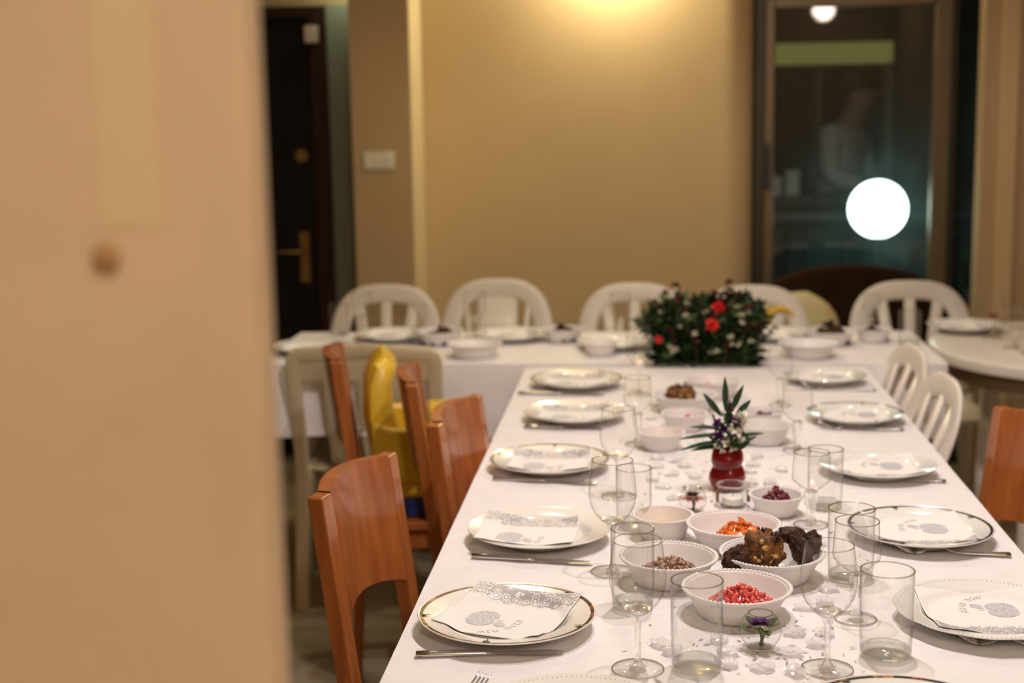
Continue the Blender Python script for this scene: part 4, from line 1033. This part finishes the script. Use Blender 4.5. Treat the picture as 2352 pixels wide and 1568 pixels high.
# ------------------------------------------------------------------ chairs
def monobloc(x, y, rz, label, W=0.41, top=0.845, broad=False, lc=0.27, group='white plastic chairs with arched backs'):
    """seat faces local +y; back hoop at local y=-0.2, leaning back"""
    t = thing('plastic_chair', label, 'chair', (x, y, 0), rz, group)
    lean = lambda z: -0.20 - max(0, z - 0.44) * lc
    hw = W / 2; hc = hw - 0.031
    hoop = []
    for k in range(29):
        a = pi * k / 28; zz = 0.58 + (top - 0.58 - 0.035) * sin(a) ** 0.62 if 0 < k < 28 else 0.58
        hoop.append((hc * math.copysign(abs(cos(a)) ** 0.66, cos(a)), lean(zz), zz))
    hoop = [(hc * 0.90, lean(0.43), 0.43)] + [(hc * 0.96, lean(.52), .52)] + hoop + [(-hc * 0.96, lean(.52), .52), (-hc * 0.90, lean(.43), .43)]
    put('back_hoop', cached(('hoop', W, top, lc), lambda: G().tube(hoop, 0.039, 12, flat=(0.90, 0.2, 0.7), up=(0, 1, 0.2)).mesh('back_hoop')), M_plast, t)
    slats = [(-0.105, -0.055, 0.020), (0, 0, 0.020), (0.105, 0.055, 0.020)] if not broad else [(0, 0, 0.075)]
    for xt, xb, ws in slats:
        zt = top - 0.035 - (0.018 if xt else 0)
        put('slat', cached(('slat', xt, xb, ws, top, lc), lambda: G().tube([(xb, lean(.44), .44), ((xt + xb) / 2, lean(.62) - .006, .62), (xt, lean(zt), zt)], ws, 10, flat=(1, 0.0045 / ws, 0.6), up=(0, 1, 0)).mesh('slat')), M_plast, t)
    if broad:
        for s in (-1, 1):
            put('slat', cached(('edge', s, top, lc), lambda: G().tube([(s * .085, lean(.44), .44), (s * .098, lean(.62), .62), (s * .118, lean(top - .06), top - .06)], .010, 8, flat=(1, .5), up=(0, 1, 0)).mesh('slat')), M_plast, t)
    def seat():
        g = G()
        def f(u, v):
            a = -1 + 2 * u; b = -0.21 + 0.42 * v; wd = hw * (0.86 + 0.12 * v)
            return (a * wd, b, 0.435 - 0.014 * (1 - a * a) * (1 - (2 * v - 1) ** 2) - 0.018 * max(0, v - .8) / .2 - .012 * max(0, abs(a) - .85) / .15)
        return g.grid(16, 14, f).mesh('seat')
    solid(put('seat', cached(('seat', W), seat), M_plast, t), 0.012)
    for sx in (-1, 1):
        for sy in (-1, 1):
            tp = (sx * hw * 0.86, -0.19 if sy < 0 else 0.19, 0.425); bt = (sx * hw * 1.0, -0.27 if sy < 0 else 0.215, 0)
            put('leg', cached(('leg', W, sx, sy), lambda: G().tube([bt, tuple((bt[i] + tp[i]) / 2 for i in range(3)), tp], [0.020, 0.024, 0.030], 10, flat=(1, .8, .7)).mesh('leg')), M_plast, t)
    return t
monobloc(-0.955, 4.83, pi, 'white slatted plastic chair at the left, beside the dark door')
monobloc(-0.545, 4.84, pi, 'white plastic chair with one broad panel in its back', top=0.862, broad=True)
monobloc(-0.045, 4.83, pi, 'white plastic chair left of the flower centrepiece')
monobloc(0.375, 4.83, pi, 'white plastic chair mostly hidden behind the flower centrepiece', top=0.835)
monobloc(0.955, 4.98, pi, 'white slatted plastic chair in front of the glass door, rightmost', W=0.435, top=0.83)
monobloc(0.385, 3.46, radians(95), 'white plastic chair at the right of the long table, nearer one', W=0.40, top=0.815, lc=0.42)
monobloc(0.385, 3.885, radians(97), 'white plastic chair by the far right corner of the long table', W=0.39, top=0.815, lc=0.42)

def square_chair(x, y, rz, label):
    t = thing('plastic_chair', label, 'chair', (x, y, 0), rz)
    lean = lambda z: -0.20 - max(0, z - 0.44) * 0.16
    H = 0.79; hw = 0.205
    P = [(hw * .98, lean(.43), .43), (hw * 1.0, lean(.6), .6), (hw * 1.02, lean(.75), .75), (hw * 1.0, lean(.768), .768), (hw * .95, lean(.776), .776), (0, lean(H), H), (-hw * .95, lean(.776), .776), (-hw * 1.0, lean(.768), .768), (-hw * 1.02, lean(.75), .75), (-hw, lean(.6), .6), (-hw * .98, lean(.43), .43)]
    put('back_frame', G().tube(P, 0.022, 12, flat=(1, .45, .7), up=(0, 1, 0.1)), M_plastB, t)
    bev(put('head_panel', G().grid(12, 3, lambda u, v: ((-1 + 2 * u) * hw * .93, lean(.70 + .08 * v) - .004, .70 + .07 * v + .014 * (1 - (2 * u - 1) ** 2) * v)), M_plastB, t), .001)
    for k, xx in enumerate((-0.10, 0.0, 0.10)):
        put('slat', G().tube([(xx * .9, lean(.44), .44), (xx * .95, lean(.58) - .006, .58), (xx, lean(.71), .71)], 0.022, 10, flat=(1, .2, .6), up=(0, 1, 0)), M_plastB, t)
    solid(put('seat', G().grid(14, 12, lambda u, v: ((-1 + 2 * u) * hw * (.98 + .05 * v), -.21 + .42 * v, .435 - .012 * (1 - (2 * u - 1) ** 2) - .018 * max(0, v - .8) / .2)), M_plastB, t), .012)
    for sx in (-1, 1):
        for sy in (-1, 1):
            tp = (sx * hw * .95, -0.19 if sy < 0 else .19, .425); bt = (sx * hw * 1.02, -0.25 if sy < 0 else .215, 0)
            put('leg', G().tube([bt, tuple((bt[i] + tp[i]) / 2 for i in range(3)), tp], [0.02, .024, .03], 10, flat=(1, .8, .7)), M_plastB, t)
square_chair(-0.83, 4.26, radians(2), 'cream square-backed plastic chair seen from behind, facing the cross table')

def wood_chair(x, y, rz, label, seat=0.44, dark=False):
    """(x, y) = centre of the back at its top; faces local +y"""
    W = M_woodD if dark else M_wood
    t = thing('wooden_chair', label, 'chair', (x, y, 0), rz, 'orange brown wooden chairs')
    lean = lambda z: -max(0, z - 0.44) * 0.13 + 0.055
    hw = 0.162
    def stile():
        g = G(); vs = []; fs = []
        zs = [0, .2, .44, .60, .75, .855]
        for z in zs:
            yb = lean(z) - (0.03 * (1 - z / .44) if z < .44 else 0)
            for dx, dy in ((-.019, -.014), (.019, -.014), (.019, .014), (-.019, .014)): vs.append((dx, yb + dy, z))
        for i in range(len(zs) - 1):
            for k in range(4): l = (k + 1) % 4; fs.append((i * 4 + k, i * 4 + l, i * 4 + 4 + l, i * 4 + 4 + k))
        n = (len(zs) - 1) * 4; fs += [(3, 2, 1, 0), (n, n + 1, n + 2, n + 3)]
        g.add(vs, fs); return g.mesh('stile', smooth=False)
    sm = cached('stile', stile)
    for s in (-1, 1): bev(put('stile', sm, W, t, (s * (hw - .018), 0, 0)), .003)
    def panel():
        g = G(); n = 18
        vs = []; fs = []
        for i in range(n + 1):
            u = -1 + 2 * i / n; xx = u * (hw - .036); bow = -0.028 * (1 - u * u)
            for z in (0.625 + .022 * (1 - u * u), 0.70, 0.78, 0.857 + .006 * (1 - u * u)):
                vs += [(xx, lean(z) + bow + .012, z), (xx, lean(z) + bow - .010, z)]
        m = 8
        for i in range(n):
            a = i * m; b = a + m
            for q in range(3):
                fs.append((a + 2 * q, b + 2 * q, b + 2 * q + 2, a + 2 * q + 2)); fs.append((a + 2 * q + 1, a + 2 * q + 3, b + 2 * q + 3, b + 2 * q + 1))
            fs.append((a, a + 1, b + 1, b)); fs.append((a + 6, b + 6, b + 7, a + 7))
        g.add(vs, fs); return g.mesh('back_panel', autos=40)
    put('back_panel', cached('wpanel', panel), W, t)
    bev(put('seat', cached('wseat', lambda: G().prism([(-.185, .075), (.185, .075), (.20, .46), (.17, .475), (-.17, .475), (-.20, .46)], .022, z0=seat - .022).mesh('seat', smooth=False)), W, t), .004)
    rail = G(); rail.box((-.15, .04, seat - .07), (.15, .062, seat - .022)); rail.box((-.17, .42, seat - .07), (.17, .44, seat - .022)); rail.box((-.178, .06, seat - .07), (-.158, .43, seat - .022)); rail.box((.158, .06, seat - .07), (.178, .43, seat - .022))
    put('seat_rail', rail, W, t)
    for s in (-1, 1):
        put('front_leg', G().tube([(s * .168, .425, 0), (s * .168, .425, seat - .022)], [.014, .019], 4, flat=(1.2, 1.2)), W, t)
    return t
wood_chair(-0.505, 2.352, radians(-101.8), 'nearest wooden chair on the left, its whole curved back in view')
wood_chair(-0.400, 2.885, radians(-99), 'wooden chair pushed close to the table, second on the left')
wood_chair(-0.558, 3.30, radians(-82), 'wooden chair seen edge-on, before the yellow booster seat', dark=False)
wood_chair(-0.808, 3.60, radians(-79), 'wooden chair carrying the yellow booster seat')
wood_chair(0.757, 2.775, radians(103.3), 'wooden chair at the right edge of the picture')

# booster seat strapped to the fourth wooden chair (faces +x)
b = thing('booster_seat', 'yellow and blue toddler booster seat on a wooden chair', 'booster seat', (-0.772, 3.605, 0.44), radians(11))
bev(put('base', G().box((0.05, -.15, 0), (0.38, .15, .055)), M_blue, b), .01)
bev(put('seat_body', G().box((0.06, -.16, .055), (0.34, .16, .12)), M_yel, b), .015)
for s in (-1, 1):
    bev(put('side_arm', G().prism([(.05, .06), (.30, .06), (.30, .15), (.22, .19), (.10, .20), (.05, .22)], .03, Matrix.Translation((0, s * .16 + .015, .04)) @ Matrix.Rotation(radians(90), 4, 'X')), M_yel, b), .008)
bk = G()
P = [(.125, 0, .06), (.085, 0, .16), (.068, 0, .26), (.070, 0, .34), (.085, 0, .385), (.10, 0, .40)]
bk.tube(P, [.15, .15, .147, .143, .13, .10], 20, flat=(1, .27, .6), up=(1, 0, 0))
put('backrest', bk, M_yel, b)
bev(put('tray', G().box((.20, -.17, .215), (.34, .17, .245)), M_yel, b), .01)
put('tray_latch', G().box((.165, -.06, .18), (.20, .06, .25)).box((.175, -.03, .08), (.195, .03, .18)), M_blue, b)
put('red_button', G().ball((.185, -.05, .255), (.012, .012, .008)), M_redp, b)
put('strap', G().tube([(.02, -.10, .22), (.03, -.165, .16), (.10, -.172, .05)], .016, 8, flat=(.12, 1), up=(0, 1, 0)), M_black, b)

# settee, cushion, ring and extinguisher by the glass door
st = thing('settee', 'dark brown settee with an arched back before the glass door', 'settee', (0.780, 5.40, 0))
M_brown = pm('dark brown upholstery', (0.030, 0.015, 0.007), 0.95, var=.2, spec=0.05)
poly = [(-.33, .30), (.33, .30)] + [(.33 * cos(a), .72 + .14 * sin(a) ** .8) for a in [pi * k / 20 for k in range(21)]]
bev(put('backrest', G().prism(poly, .05, Matrix.Translation((0, .16, 0)) @ Matrix.Rotation(radians(90), 4, 'X')), M_brown, st), .012)
bev(put('seat', G().box((-.33, -.03, .30), (.33, .11, .40)), M_brown, st), .02)
for sx in (-1, 1):
    for sy in (-.01, .13): put('leg', G().tube([(sx * .29, sy, 0), (sx * .29, sy, .30)], .018, 8), M_woodD, st)
def cushmat():
    m, N, L, bb = nt('cream cloth with yellow patches'); bb.inputs['Roughness'].default_value = .8
    tc = N.new('ShaderNodeTexCoord'); n = N.new('ShaderNodeTexNoise'); n.inputs['Scale'].default_value = 7; n.inputs['Detail'].default_value = 2; L.new(tc.outputs['Object'], n.inputs['Vector'])
    r = N.new('ShaderNodeValToRGB'); e = r.color_ramp.elements; e[0].position = .55; e[1].position = .64; e[0].color = (.60, .52, .28, 1); e[1].color = (.62, .36, .03, 1)
    L.new(n.outputs['Fac'], r.inputs[0]); L.new(r.outputs[0], bb.inputs['Base Color']); return m
cu = G(); cu.ball((0, 0, 0), (.17, .045, .20), None, 24, 16, .06, 2.0)
put('cushion', cu, cushmat(), None, (0.535, 5.29, 0.595), (radians(-6), radians(24), 0), 'cream cushion with yellow patches leaning beside the hidden chair', 'cushion')
rg = G().tube([(.05 * cos(a), 0, .05 * sin(a)) for a in [2 * pi * k / 28 for k in range(28)]], .012, 10, closed=True, up=(0, 1, 0))
put('toy_ring', rg, M_yel, None, (0.475, 5.11, 0.70), 0, 'yellow ring seen through the back of the hidden white chair', 'toy')
ex = thing('fire_extinguisher', 'dark red fire extinguisher at the right of the glass door', 'extinguisher', (1.262, 5.70, 0.40))
M_ex = pm('dark red enamel', (0.16, 0.008, 0.008), 0.3)
put('cylinder', G().lathe([(0, 0), (.045, 0), (.05, .01), (.05, .24), (.04, .275), (.018, .29), (0, .29)], 28), M_ex, ex)
put('valve', G().tube([(0, 0, .29), (0, 0, .325)], .014, 12), M_black, ex)
put('lever', G().box((-.008, -.07, .322), (.008, .02, .332)), M_black, ex)
put('hose', G().tube([(0, -.015, .31), (-.045, -.03, .29), (-.06, -.02, .2), (-.058, -.01, .08)], .007, 8), M_black, ex)
put('bracket', G().box((-.03, .045, .10), (.03, .078, .13)), M_alud, ex)
